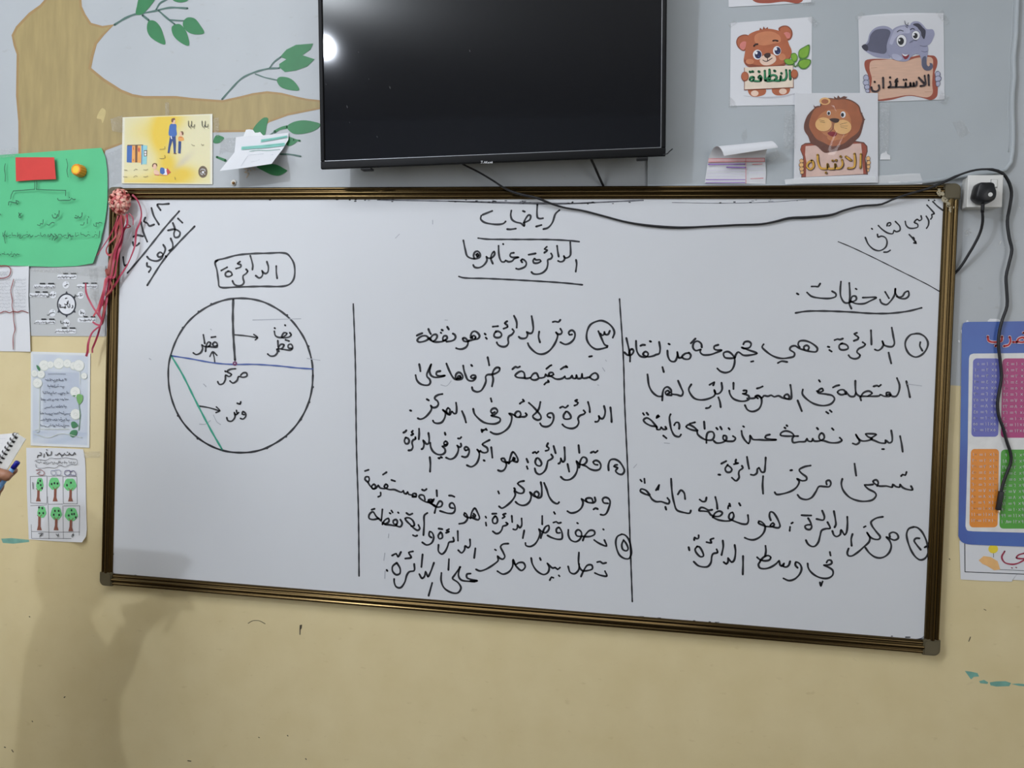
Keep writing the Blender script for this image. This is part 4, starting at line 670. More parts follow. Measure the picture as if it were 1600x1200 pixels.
# ------------------------------------------------------------------ left side sheets
# yellow reading sheet (printed colour wash held as vertex colours)
wash = bpy.data.materials.new('print_colour_wash'); wash.use_nodes = True; nt = wash.node_tree; at_ = nt.nodes.new('ShaderNodeVertexColor'); at_.layer_name = 'print'; MATS['print_colour_wash'] = wash
nz = nt.nodes.new('ShaderNodeTexNoise'); nz.inputs['Scale'].default_value = 60; mxn = nt.nodes.new('ShaderNodeMix'); mxn.data_type = 'RGBA'; mxn.blend_type = 'MULTIPLY'; mxn.inputs['Factor'].default_value = .06
nt.links.new(at_.outputs['Color'], mxn.inputs[6]); nt.links.new(nz.outputs['Color'], mxn.inputs[7]); nt.links.new(mxn.outputs[2], nt.nodes['Principled BSDF'].inputs['Base Color']); nt.nodes['Principled BSDF'].inputs['Roughness'].default_value = .45
def washed(corners, y, fun, nx, ny):
    mb = quad(*corners, y, wash, nx, ny); mb.cols = [lin(fun(i / nx, j / ny)) for j in range(ny + 1) for i in range(nx + 1)]; return mb
def mixc(a, b, t): t = max(0, min(1, t)); return tuple(x * (1 - t) + y * t for x, y in zip(a, b))
def yfun(u, v):
    base = mixc((226, 220, 180), (232, 224, 176), v)
    g = lambda cx, cy, sx, sy: math.exp(-((u - cx) / sx) ** 2 - ((v - cy) / sy) ** 2)
    t = 1.1 * g(.46, .12, .13, .30) + .8 * g(.42, .38, .09, .2) + .55 * g(.58, .05, .14, .14) + .95 * g(.5, .68, .10, .14) + .9 * g(.55, .92, .24, .16) + .6 * g(.68, .84, .14, .1) + .35 * g(.25, .22, .18, .2) + .5 * g(.15, 1.0, .3, .1)
    cc = mixc(base, (234, 200, 62), t)
    cc = mixc(cc, (206, 196, 178), .7 * math.exp(-(((v - .62) * .8 + (u - .72) * .9) / .05) ** 2) * g(.68, .68, .12, .16))
    if min(u, v, 1 - u, 1 - v) < .02: cc = mixc(cc, (236, 234, 222), .8)
    return cc
c = (180, 170, 10)
yel = washed(((191.5, 183.3), (332, 178), (332, 288), (190, 286.6)), -.003, yfun, 60, 48).build('reading_sheet')
tag(yel, 'yellow printed reading sheet with a father, a boy and a cupboard', 'poster')
BL = P('print_blue', (66, 108, 178), .6); BLD = P('print_dark_blue', (50, 74, 128), .6); SKIN = P('print_skin', (236, 196, 168), .6); ORG = P('print_orange', (236, 170, 92), .6); BRN = P('print_brown', (120, 82, 62), .6); SKY = P('print_light_blue', (106, 176, 216), .6); TEA = P('print_teal', (150, 208, 214), .6); TAU = P('print_taupe', (112, 96, 76), .6); RD = P('print_red', (206, 78, 70), .6)
p = Print(-.0034)
p.poly(crop(c, "855,425 945,425 950,560 945,690 915,695 905,560 895,500 865,600 850,690 818,685 835,560")[0], BLD).poly(crop(c, "862,240 950,240 955,320 962,410 935,435 865,430 838,415 842,310")[0], BL, True).poly(crop(c, "862,425 880,425 890,475 872,465")[0], WHITE).poly(crop(c, "885,205 935,200 930,238 890,238")[0], SKIN).ell(180 + 91, 170 + 19, 2.8, 3.4, SKIN).poly(crop(c, "878,205 882,155 930,145 938,170 912,180 900,215")[0], BRN, True)
p.poly(crop(c, "818,680 850,685 845,698 815,692")[0], BRN).poly(crop(c, "912,690 960,695 955,708 912,704")[0], BRN)
finish(yel, p, 'printed_man', 'printed man dressed in blue'); p = Print(-.0034)
p.poly(crop(c, "988,505 1032,510 1030,600 1022,700 982,695 985,600")[0], BLD).poly(crop(c, "985,440 1020,428 1060,440 1076,490 1050,500 1000,505 980,480")[0], ORG, True).ell(283, 209, 3.2, 3.6, SKIN).poly(crop(c, "1020,355 1055,350 1070,380 1060,415 1040,400 1040,375")[0], BRN, True).strokes(c, "1000,440 1040,445", .8, RD)
finish(yel, p, 'printed_boy', 'printed boy in an orange shirt'); p = Print(-.0034)
p.poly(crop(c, "185,575 265,572 258,842 180,835")[0], BL).poly(crop(c, "265,575 322,572 318,838 258,838")[0], ORG).poly(crop(c, "312,570 352,572 350,838 312,838")[0], BRN).poly(crop(c, "350,580 425,572 400,845 345,838")[0], ORG).poly(crop(c, "405,562 500,575 492,865 412,868")[0], TEA).strokes(c, "195,570 430,566", 1.2, BRN).strokes(c, "425,575 412,868", 1.2, BL)
p.poly(crop(c, "445,650 500,645 495,740 450,745")[0], TAU).poly(crop(c, "455,662 488,660 486,692 457,694")[0], WHITE).poly(crop(c, "457,704 486,702 484,732 459,734")[0], WHITE).ell(217, 234, 1.3, 3.6, RD).strokes(c, "285,600 285,640/280,790 285,810", .8, RD)
finish(yel, p, 'printed_cupboard', 'printed blue and orange cupboard'); p = Print(-.0034)
p.poly(crop(c, "710,918 770,932 778,1000 745,1028 705,1010")[0], BL, True).poly(crop(c, "770,932 825,950 815,1035 745,1028 775,1000")[0], WHITE).poly(crop(c, "810,920 872,992 815,1035 800,970")[0], RD).poly(crop(c, "610,950 680,975 690,1035 630,1038 600,990")[0], SKIN, True).ell(241.5, 260, 3.6, 4.4, SKIN).strokes(c, "585,900 590,870 620,855 645,865 650,890", 1.6, BRN).strokes(c, "620,1030 680,1036", 1.0, RD).strokes(c, "690,1035 760,1040 810,1036", .6, RD)
finish(yel, p, 'printed_child', 'printed child lying on its front'); p = Print(-.0034)
p.ell(317, 268.5, 7.2, 9.3, TAU).ell(317.2, 269, 1.7, 2.0, WHITE).strokes(c, "1335,960 1340,945 1370,942 1400,950 1404,975/1335,1000 1340,1020 1365,1028/1390,1015 1402,1022", 1.2, WHITE)
finish(yel, p, 'printed_badge', 'round dark taupe badge')
p = Print(-.0054)
BAB = "1356,190 1360,265 1375,285 1394,280 1397,252/1406,192 1405,268 1420,284 1444,276 1450,240/1142,190 1147,265 1160,286 1180,281 1184,252/1194,195 1193,268 1208,284 1230,278 1240,245/1395,305 1397,307/1452,300 1454,303/1180,305 1182,307/1236,300 1238,303"
p.strokes(c, BAB, .9, TXT).strokes(c, "770,590 775,620 740,630 695,632/770,725 775,765 740,775 695,775/1190,555 1215,572 1240,575/1345,550 1360,572 1385,560/140,955 185,960/290,965 320,940 345,950/440,950 480,955 510,945/125,1060 185,1065/285,1070 315,1045 345,1055/440,1060 480,1062 510,1050/930,1065 938,1105", .6, TAU)
finish(yel, p, 'lettering')
cT = (0, 0, 4)
tapes(yel, -.0065, [crop(cT, s)[0] for s in ("1335,738 1366,734 1370,800 1366,852 1335,850", "690,742 766,720 770,830 700,820", "1030,640 1056,640 1058,722 1034,724")])
sc = Print(-.0006); sc.poly(crop(cT, "670,960 765,920 765,1140 690,1165 680,1050")[0], TAPE); tag(sc.build('tape_scrap'), 'wide clear tape patch between green sheet and yellow sheet', 'tape', 'tape scraps on the wall')
sc = Print(-.0006); sc.poly(crop(cT, "605,740 625,690 640,675 660,690 655,730 640,770 632,745")[0], P('yellowed_tape', (196, 178, 120), .4), True); tag(sc.build('tape_scrap'), 'yellowed torn tape scrap on the painted trunk', 'tape', 'tape scraps on the wall')

# folded leaflet
c = (340, 170, 8.889)
lf = MB()
q = [[(255, 395), (600, 372), (985, 332)], [(245, 500), (600, 470), (982, 430)], [(232, 608), (600, 590), (905, 560)], [(130, 735), (460, 715), (830, 655)], [(28, 862), (380, 820), (748, 765)]]
dp = [.003, .008, .014, .046, .074]
rows = [[Vector((x, y, d * 1e4)) for x, y in r] for r, d in zip(q, dp)]
vs = [];
for r in rows:
    rr = [rs(r, i / 8) for i in range(9)]; vs += [at(c[0] + a.x / c[2], c[1] + a.y / c[2], -a.z * 1e-4) for a in rr]
lf.add(vs, [[j * 9 + i, (j + 1) * 9 + i, (j + 1) * 9 + i + 1, j * 9 + i + 1] for j in range(4) for i in range(8)], PAPER, True)
leaf = tag(lf.build('folded_leaflet'), 'white leaflet with green print bands, lower half folded out from the wall', 'paper')
GRB = P('print_green_band', (130, 196, 184), .6); GRD = P('print_green_text', (70, 140, 120), .6); STAMP = P('purple_stamp_ink', (88, 70, 150), .6)
def onleaf(s, w_, m, p, poly=False):
    """ink following the folded leaflet"""
    for st in crop(c, s):
        px = smooth(st, False, 1.5) if not poly else st
        out = []
        for x, y in px:
            cx_, cy_ = (x - c[0]) * c[2], (y - c[1]) * c[2]; best = .014
            for k in range(4):
                l0 = rs(rows[k], min(1, max(0, cx_ / 950))); l1 = rs(rows[k + 1], min(1, max(0, cx_ / 950)))
                if l0.y <= cy_ <= l1.y: best = (l0.z + (l1.z - l0.z) * (cy_ - l0.y) / (l1.y - l0.y)) * 1e-4
            out.append(at(x, y, -best - .0022))
        if poly:
            p.add(out, [list(range(len(out)))[::-1]], m)
        else:
            hw = w_ * .0009
            V = []
            for i, v in enumerate(out):
                t = out[min(i + 1, len(out) - 1)] - out[max(i - 1, 0)]; n = Vector((-t.z, 0, t.x)).normalized() * hw; V += [v + n, v - n]
            p.add(V, [[2 * i, 2 * i + 1, 2 * i + 3, 2 * i + 2] for i in range(len(out) - 1)], m)
p = MB()
onleaf("598,462 604,425 780,400 965,368 968,398 800,428 700,445", 0, GRB, p, True); onleaf("328,568 334,525 600,505 930,470 936,512 700,540 520,552", 0, GRB, p, True)
onleaf("610,448 720,430 860,410 955,390", 1.2, GRD, p); onleaf("340,552 500,535 700,515 920,490", 1.2, GRD, p); onleaf("440,590 560,575 700,580 870,565", .8, GRD, p)
onleaf("700,662 740,640 800,630 825,640 800,660 740,676 708,674", 0, STAMP, p, True); onleaf("420,640 640,625/320,800 420,650/460,740 560,720 580,700", .5, GHOST, p)
finish(leaf, p, 'printed_bands', 'pale green printed bands and a purple stamp')
sc = Print(-.0032); sc.poly(crop(c, "250,395 600,372 640,378 590,322 560,330 520,332 490,292 440,284 395,290 372,345 360,380")[0], TORN); finish(leaf, sc, 'torn_tape', 'crumpled white tape')
tapes(leaf, -.0016, [crop(c, "40,430 150,405 255,400 235,608 130,600 20,640")[0]])
rsd = Print(-.0012); rsd.strokes(c, "370,830 420,850 375,880 430,895 400,955/430,820 460,860/480,815 520,850", 1.4, P('beige_tape_residue', (206, 186, 160), .7)); tag(rsd.build('tape_residue'), 'beige zigzag tape residue under the folded leaflet', 'tape')

# green chart
c = (0, 225, 6)
gw = lambda u, v: -.004 - .004 * (math.sin(u * 5 + 1) * .5 + .5) - .010 * max(0, u - .8) * 5 * max(0, v - .6) * 2.5 * .4
gtop = [(c[0] + x / 6, c[1] + y / 6) for x, y in ((-200, 125), (0, 103), (300, 82), (600, 60), (950, 36))]
gbot = [(c[0] + x / 6, c[1] + y / 6) for x, y in ((-200, 1130), (0, 1136), (300, 1146), (520, 1152), (720, 1144), (872, 1118))]
grt = [(c[0] + x / 6, c[1] + y / 6) for x, y in ((950, 36), (988, 120), (1006, 250), (1008, 400), (1006, 560), (985, 720), (942, 920), (872, 1118))]
glf = [gtop[0], gbot[0]]
GRN = P('green_card', (92, 198, 140), .7, var=.04, scale=7)
gr = tag(coons(gtop, gbot, glf, grt, 30, 20, gw, GRN).build('green_chart'), 'green paper chart with a red card and handwritten grammar notes', 'poster')
p = Print(-.0148, 2e-5); GI = P('green_chart_ink', (40, 92, 66), .6)
p.lines(c, "325,345 325,425 125,440 105,480 100,515/345,345 340,425 420,430 615,435 615,485", 1.0, GI).strokes(c, "622,140 635,200 628,250 638,310/50,185 42,230 50,290 48,350", 1.0, GI)
p.strokes(c, "705,518 690,522 670,508 660,524 600,528 545,525 540,510/650,500 653,504/175,540 150,530 155,552 120,547 85,542 80,572/160,560 164,564/175,645 195,690 180,690 180,665 200,650/555,625 550,680/540,660 530,690 500,692 490,665/515,655 518,660/770,645 765,680 745,692 730,675 725,695 700,690/710,670 714,675/-5,650 8,665", 1.2, GI)
p.strokes(c, "955,740 930,735 925,745 900,740 905,770 880,765 880,750/820,700 818,745/790,735 780,760 755,757/828,680 832,690/510,740 490,735 470,750 460,762 440,752/405,710 400,750 380,745 375,765 350,757/50,815 38,860 50,930/478,840 500,870 490,902/512,842 535,870 508,905/936,815 928,880", 1.0, GI)
for a, b, sd in ((770, 910, 1), (690, 740, 2), (520, 680, 3), (280, 480, 4), (60, 270, 5)): p.scrib(c[0] + a / 6, c[0] + b / 6, c[1] + 862 / 6, 6.5, .8, GI, sd)
p.scrib(0, 30, c[1] + 1040 / 6, 4.5, .9, GI, 9)
finish(gr, p, 'handwriting')
p = Print(-.0150); p.poly(crop(c, "145,125 300,124 508,125 525,330 340,336 150,350")[0], P('red_card', (216, 68, 62), .75, var=.04, scale=20)); finish(gr, p, 'red_card', 'red card rectangle')
def cap(px, py, mt, rim):
    ctr = at(px, py, 0); bm = bmesh.new(); prof = [(0, .0305), (.010, .0305), (.0112, .0298), (.0120, .0306), (.0148, .0304), (.0172, .028), (.0185, .020), (.0190, .006)]
    mb = MB(); n = 42; vs = []
    for k, (r, h) in enumerate(prof[1:]):
        for i in range(n):
            a = 2 * math.pi * i / n; q = r * (1 + (.035 * (1 if i % 3 == 0 else -1) if k >= 3 else 0)); vs.append(ctr + Vector((q * math.cos(a), -h, q * math.sin(a))))
    nk = len(prof) - 1
    mb.add(vs, [[k * n + i, (k + 1) * n + i, (k + 1) * n + (i + 1) % n, k * n + (i + 1) % n] for k in range(2, nk - 1) for i in range(n)], rim, False)
    mb.add(vs, [[k * n + i, (k + 1) * n + i, (k + 1) * n + (i + 1) % n, k * n + (i + 1) % n] for k in range(2) for i in range(n)] + [list(range(n))], mt, False); return mb
cap(129, 268.5, P('yellow_plastic', (250, 206, 40), .4), P('orange_plastic', (244, 150, 40), .4)).build('bottle_cap', gr)['label'] = 'yellow and orange bottle cap'
cap(-10, 272, P('green_plastic', (20, 110, 84), .4), P('dark_green_plastic', (14, 90, 70), .4)).build('bottle_cap', gr)['label'] = 'dark green bottle cap at the left edge'
tapes(gr, -.016, [crop(cT, "-20,935 100,922 96,975 20,985 -20,980")[0]])

# red-line notes sheet at the left edge
c = (0, 400, 8)
wn = tag(coons([(-60, 413), (45.2, 414)], [(-60, 548), (47.6, 549.5)], [(-60, 413), (-60, 548)], [(45.2, 414), (44.2, 470), (46.5, 510), (47.6, 549.5)], 12, 10, lambda u, v: -.003 - .004 * max(0, u - .85) * 6, PAPER).build('notes_sheet'), 'white notes sheet divided by wavy red lines, cut by the left edge', 'paper')
p = Print(-.0080); DR = P('dark_red_ink', (140, 62, 62), .6); PG = P('pencil_grey', (176, 180, 186), .7)
p.strokes(c, "170,290 155,350 135,430 155,560 150,620 165,700 170,800 187,920 165,1000 165,1165/-40,700 0,712 60,690 120,710 165,692 220,702 270,685 350,710", 1.3, DR).strokes(c, "-60,130 0,125 90,125 132,160 130,210 110,250 50,275 -40,278", 1.4, DR)
for j in range(10): p.scrib(-4, 16, 437 + j * 5.4, 2.6, .45, PG, 30 + j); p.scrib(24, 40, 437 + j * 5.2, 2.6, .45, PG, 50 + j)
p.scrib(0, 13, 425, 2.4, .5, PG, 2); p.scrib(0, 11, 429, 2.2, .5, PG, 3)
finish(wn, p, 'red_lines', 'wavy dark red dividing lines')

# grey diagram sheet
gs = tag(quad((45.6, 420), (165, 415), (164.2, 525.6), (48, 524.8), -.0022, PAPERG).build('diagram_sheet'), 'grey diagram sheet with a black spiked ring and white word boxes', 'paper')
p = Print(-.0026); LB = P('label_white', (226, 229, 234), .6)
X = lambda x: x / 8; Y = lambda y: 400 + y / 8
ring = [(X(832 + 112 * math.cos(t)), Y(605 + 130 * math.sin(t))) for t in (2 * math.pi * i / 36 for i in range(37))]
DKB = P('ring_dark_slate', (52, 56, 66), .6)
p.ell(X(832), Y(605), 13.2, 15.4, LB); p.stroke(ring, 2.2, DKB, 2, False)
for t in (-90, -38, 38, 90, 142, -142):
    a = math.radians(t); r0, r1 = 1.02, 1.28
    if t == -142: continue
    b = [(math.cos(a + d) * r, math.sin(a + d) * r) for d, r in ((-.17, r0), (0, r1), (.17, r0))]; p.poly([(X(832 + 114 * x), Y(605 + 132 * y)) for x, y in b], DKB)
for x, y in ((825, 360), (1008, 490), (1025, 710), (832, 835), (655, 712), (665, 485)): p.ell(X(x), Y(y), 5.4, 5.8, LB)
for x0, y0, x1, y1 in ((715, 210, 960, 290), (960, 330, 1220, 405), (970, 750, 1200, 830), (695, 890, 950, 970), (440, 780, 690, 850), (420, 335, 685, 405), (365, 440, 605, 515)):
    p.poly(rrect(X(x0), Y(y0 + 22), X(x1), Y(y1), 2.5), LB)
finish(gs, p, 'printed_boxes', 'black spiked ring and white boxes')
p = Print(-.0040)
p.strokes(c, "850,560 845,600 838,575/838,600 825,610 805,600/815,530 835,525/812,625 818,650 800,650/905,615 910,635 895,650/870,600 868,640 850,640 845,620/820,640 780,640 760,640 755,610/740,600 742,640 780,640", 1.1, TXT)
for x, y, sd in ((825, 360, 1), (1008, 490, 2), (1025, 710, 3), (832, 835, 4), (655, 712, 5), (665, 485, 6)): p.scrib(X(x - 26), X(x + 26), Y(y + 6), 5, .8, TXT, sd)
for x0, y0, x1 in ((715, 210, 960), (960, 330, 1220), (970, 750, 1200), (695, 890, 950), (440, 780, 690), (420, 335, 685), (365, 440, 605)):
    xa, xb = X(x0 + 90), X(x1 - 15); m_ = (xa + xb) / 2
    p.stroke([(m_ + 2, Y(y0 + 10)), (xb, Y(y0 + 10))], 1.9, TXT, 3, False); p.stroke([(xa - 1, Y(y0 + 10)), (m_ - 4, Y(y0 + 10))], 1.9, TXT, 3, False); p.scrib(X(x0 + 20), X(x1 - 12), Y(y0 + 55), 2.6, .6, TXT, x0)
finish(gs, p, 'lettering')
tapes(gs, -.0048, [[(45.6, 421), (165, 415.2), (165, 434), (120, 429), (47, 424)], [(139, 420), (152, 418), (155, 470), (141, 468)]])

# rose poem sheet
def rfun(u, v):
    cc = (202, 210, 222)
    t = math.sin(u * 13 + math.sin(v * 7) * 2) * .5 + .5
    cc = mixc(cc, (216, 224, 230), t * .6)
    if .20 < u < .82 and .2 < v < .78: cc = mixc(cc, (186, 196, 212), .85)
    if v > .84: cc = mixc(cc, (168, 184, 208), .45 * (math.sin(u * 9 + v * 30) * .5 + .5))
    if min(u, 1 - u) < .035 or min(v, 1 - v) < .02: cc = (226, 230, 232)
    return cc
rose = washed(((48.2, 549.3), (141.2, 551.8), (139.6, 699.6), (47.8, 696)), -.0024, rfun, 46, 60).build('poem_sheet')
tag(rose, 'pale blue poem sheet bordered with white roses', 'paper')
c = (0, 540, 8); p = Print(-.0028); RW = P('print_rose_white', (232, 234, 228), .6, var=.03, scale=90); RWD = P('print_rose_shadow', (206, 212, 204), .6); LG_ = P('print_rose_leaf', (120, 176, 104), .6); LGD = P('print_rose_leaf_dark', (70, 132, 92), .6)
for x, y, r in ((550, 250, 62), (630, 240, 40), (735, 225, 64), (840, 225, 48), (920, 255, 44), (985, 250, 66), (512, 360, 46), (430, 350, 40), (468, 470, 56), (940, 580, 60), (945, 860, 62), (1050, 380, 36)):
    p.ell(X(x), 540 + y / 8, r / 8 + .5, r / 8 * 1.05 + .5, RWD, n=14).ell(X(x), 540 + (y - 4) / 8, r / 8, r / 8, RW, n=14).strokes(c, f"{x-r*.4:.0f},{y:.0f} {x:.0f},{y-r*.35:.0f} {x+r*.4:.0f},{y+r*.1:.0f} {x:.0f},{y+r*.3:.0f}", .5, RWD)
for s, m_ in (("960,615 1000,605 1032,620 1030,690 990,735 962,690", LG_), ("890,960 930,948 975,1000 905,1032", LGD), ("868,1110 895,1062 960,1058 958,1112 900,1146", LGD), ("455,240 500,280 495,320 465,290", LGD), ("900,625 950,620 930,640", LGD)): p.poly(crop(c, s)[0], m_, True)
p.strokes(c, "985,730 1000,860 985,1060", 1.0, LGD)
p.strokes(c, "495,520 490,1040/500,1042 860,1042/1000,330 1000,480/440,1060 470,1045 490,1070 460,1085/420,1100 600,1150 760,1100 1020,1150", .8, RWD)
finish(rose, p, 'printed_roses', 'white roses and green leaves')
p = Print(-.0050); SL = P('print_slate_text', (84, 92, 112), .6)
for j, (y, a, b) in enumerate(((435, 570, 830), (515, 600, 800), (595, 540, 860), (680, 545, 855), (768, 560, 830), (850, 520, 880), (930, 530, 865), (1010, 525, 860))): p.scrib(X(a), X(b), 540 + y / 8, 4.0, .75, SL, 70 + j)
p.strokes(c, "600,355 700,352 820,356", .5, SL); finish(rose, p, 'lettering')

# tree counting worksheet
c = (0, 680, 6.667)
ws = coons([(41, 699.6), (90, 700), (130, 702)], [(45, 842.6), (90, 846), (128, 847.5)], [(41, 699.6), (42, 770), (45, 842.6)], [(130, 702), (133.5, 720), (134.5, 790), (136, 836), (128, 847.5)], 8, 10, lambda u, v: -.0024 - (.014 * max(0, u + v - 1.75) * 4 if u + v > 1.75 else 0), PAPER).build('counting_worksheet')
tag(ws, 'white worksheet with six hand coloured trees and numbers below', 'paper')
p = Print(-.0029); TG = P('felt_green', (112, 204, 130), .6, var=.1, scale=90); TBR = P('felt_brown', (140, 84, 68), .6); OUT = P('pen_outline', (64, 62, 66), .6)
p.lines(c, "315,430 490,425 488,712 320,706 315,430/498,428 655,425/495,640 500,720 655,718/655,432 800,430 805,715 660,712 655,432/318,735 490,725/325,930 330,1075 655,1075 825,1078 830,735 665,738/500,730 510,1080/655,735 660,1078/330,1003 495,1008 515,1012 660,1010 830,1008", .55, OUT)
for bx, by, a, b, tx, ty in ((415, 515, 38, 72, 400, 690), (565, 505, 58, 66, 575, 690), (730, 515, 66, 66, 735, 690), (435, 800, 46, 62, 410, 990), (585, 815, 58, 70, 585, 990), (742, 825, 66, 72, 738, 1000)):
    p.poly([(bx / 6.667 + math.cos(t) * a / 6.667 * (1 + .07 * math.sin(5 * t)), 680 + by / 6.667 + math.sin(t) * b / 6.667 * (1 + .06 * math.cos(6 * t))) for t in (2 * math.pi * i / 22 for i in range(22))], TG)
    q = [(tx - 12, by + b - 12), (tx + 14, by + b - 12), (tx + 12, ty - 40), (tx + 26, ty), (tx - 26, ty), (tx - 14, ty - 50)]; p.poly([(x / 6.667, 680 + y / 6.667) for x, y in q], TBR)
    p.strokes(c, f"{tx-5},{by+b-12} {tx-22},{by+b-30}/{tx+6},{by+b-12} {tx+24},{by+b-32}", .9, TBR)
for x, y in ((418, 475), (395, 498), (424, 520), (437, 550), (537, 508), (567, 500), (598, 503), (697, 520), (738, 495), (405, 752), (440, 760), (410, 812), (450, 812), (572, 788), (610, 788), (560, 828), (615, 830), (745, 782), (748, 822), (716, 836), (772, 820), (788, 855)):
    p.ell(x / 6.667, 680 + y / 6.667, 1.3, 1.9, TXT, n=8)
finish(ws, p, 'drawn_trees', 'six green felt pen trees in ruled boxes')
p = Print(-.0052)
p.strokes(c, "785,200 775,180 760,205 735,205 720,185 715,205 680,205 670,188 662,205 630,205 620,185 590,208 575,205/535,170 530,205 500,205 480,175 495,215/460,195 455,230/430,185 425,210 395,210 390,235/700,175 704,178/640,220 644,224/485,150 489,156/415,180 420,184", 1.2, TXT)
p.strokes(c, "360,270 400,255 480,262 520,240 600,245 680,235 740,245 800,255 800,305 735,305 680,330 620,312 580,340 500,335 440,345 380,335 372,300", .55, OUT)
for a, b, sd in ((380, 480, 1), (490, 630, 2), (645, 700, 3), (715, 785, 4)): p.scrib(a / 6.667, b / 6.667, 680 + 288 / 6.667, 4, .55, TXT, sd)
p.strokes(c, "375,365 420,360 462,390 450,415 400,412/385,400 410,385 415,375", .9, DR).strokes(c, "570,370 535,370 530,400 560,418 585,395 570,370 625,365 632,410 590,415", .7, P('blue_grey_pencil', (120, 130, 160), .6)).strokes(c, "725,368 680,372 672,405 705,420 732,400 725,368/735,380 770,372 790,415 735,415", 1.0, P('indigo_pencil', (96, 92, 130), .6))
p.strokes(c, "400,1022 445,1022 430,1035 412,1060/415,1042 440,1040/585,1030 590,1042 610,1040/608,1028 605,1060/765,1025 750,1035 765,1045 752,1060 745,1050 768,1035/340,490 345,560", .9, TXT)
finish(ws, p, 'lettering')
tapes(ws, -.0052, [[(130, 706), (156, 705), (156, 715), (131, 716)]])

# ------------------------------------------------------------------ right side: multiplication chart and the sheet below it
c = (1480, 480, 5.4545); c2 = (1480, 690, 5.4545)
outl = smooth([(1503, 512), (1505.5, 505), (1512, 503)], False, 1) + [(1600, 502), (1700, 500), (1700, 858)] + smooth([(1530, 851.5), (1510, 849.8), (1502, 846), (1497.4, 838)], False, 2) + [(1498.6, 760), (1500.3, 690), (1501.6, 600)]
def bfun(x, z): return 0.0
p = Print(-.003); CB = P('chart_blue', (80, 122, 194), .4, var=.03, scale=3, rgb2=(72, 88, 164)); p.poly(outl, CB)
chart = tag(p.build('multiplication_chart'), 'blue multiplication table chart at the right edge, under a hanging cable', 'poster')
p = Print(-.0034)
p.poly(smooth([(1514, 560), (1516, 554.5), (1521, 552.5)], False, 1) + [(1660, 551), (1660, 834)] + smooth([(1520, 830.2), (1511, 828.5), (1508.6, 822)], False, 2) + [(1512, 700)], P('chart_white', (226, 226, 224), .4))
boxes = (((1519.4, 560, 1561.5, 682.5), (104, 108, 184), 5, 'chart_indigo'), ((1565.4, 560, 1608, 684), (176, 62, 122), 4, 'chart_magenta'), ((1516, 701.5, 1560, 824), (232, 144, 52), 10, 'chart_orange'), ((1563, 702.5, 1608, 826), (84, 164, 62), 9, 'chart_green'))
for (x0, y0, x1, y1), col, n, nm in boxes:
    sk = 3.0 if y0 < 600 else 2.6
    p.poly([(x - (y - y0) / (y1 - y0) * sk * .9 + 1.0, y) for x, y in rrect(x0, y0, x1, y1, 6)], P(nm, col, .4, var=.03))
finish(chart, p, 'table_boxes', 'indigo, magenta, orange and green rounded boxes')
DG = {'0': "5,6 6,5 5,4 4,5 5,6", '1': "4,0 5,4 5,10", '2': "2,0 4,10/3,3 6,3 8,1", '3': "1,1 4,10/2,3 4,3 5,1 6,3 8,3 9,1", '4': "8,1 3,2 7,4 3,5 3,9 9,9", '5': "5,2 2,6 3,9 7,9 8,6 5,2", '6': "2,1 7,1 7,10", '7': "1,0 5,10 9,0", '8': "5,0 1,10/5,0 9,10", '9': "7,5 3,5 2,2 5,0 7,2 7,10"}
p = Print(-.0046); NW = P('chart_numeral_white', (228, 228, 232), .5)
def digits(s, x, y, h, wpx):
    for ch in s:
        for st in parse(DG[ch]): p.stroke([(x + a * h / 13, y + b * h / 10) for a, b in st], wpx, NW, 1.2, False, False)
        x += h * .78
    return x
for (x0, y0, x1, y1), col, n, nm in boxes:
    for r in range(12):
        yy = y0 + 6 + r * (y1 - y0 - 10) / 12; xo = x0 - r * .22 + 2
        s = str(n * (r + 1)); h = 5.0
        digits(s, xo + (2 - min(2, len(s))) * 4 + 1, yy, h, .62)
        p.stroke([(xo + 12.5, yy + 2), (xo + 17.5, yy + 2)], .6, NW, 2, False, False); p.stroke([(xo + 12.5, yy + 3.8), (xo + 17.5, yy + 3.8)], .6, NW, 2, False, False)
        digits(str(r + 1), xo + 19.5, yy, h, .62)
        p.stroke([(xo + 28.5, yy + 1), (xo + 31.5, yy + 4.4)], .55, NW, 2, False, False); p.stroke([(xo + 31.5, yy + 1), (xo + 28.5, yy + 4.4)], .55, NW, 2, False, False)
        digits(str(n), xo + 33, yy, h, .62)
finish(chart, p, 'numerals', 'white eastern Arabic numerals')
DAR = "428,285 435,335 470,354 560,354 600,340 604,285/700,290 712,340 690,390 628,408/740,356 790,352 808,318 870,298 895,325 880,354 790,354/522,402 528,406/872,238 878,242/960,356 900,354"
c3 = (1490, 490, 8); p = Print(-.0046); p.strokes(c3, DAR, 5.0, P('chart_title_outline', (222, 206, 214), .5)).strokes(c3, DAR, 3.1, P('chart_title_red', (184, 36, 44), .5)); finish(chart, p, 'title_lettering', 'red title word with pale outline')
pc = Print(-.0020); pc.poly([(1509.5, 501.5), (1512, 500), (1514, 503), (1511, 505)], TORN).poly([(1543, 501), (1547, 498), (1560, 498.5), (1565, 502), (1562, 505), (1544, 505)], TORN).poly([(1501, 516), (1503, 515), (1504, 520), (1502, 521)], TORN).poly([(1497, 532), (1499, 531), (1500, 535), (1498, 535)], TORN)
finish(chart, pc, 'torn_tape', 'white flakes of torn tape')
c = c2
ls = tag(coons([(1499, 845), (1600, 850), (1660, 853)], [(1501, 905.4), (1540, 907.5), (1581, 908.8), (1582, 906), (1660, 910)], [(1499, 845), (1501, 905.4)], [(1660, 853), (1660, 910)], 16, 4, lambda u, v: -.0016, PAPER).build('letter_sheet'), 'white sheet with red lettering and a yellow balloon below the blue chart', 'paper')
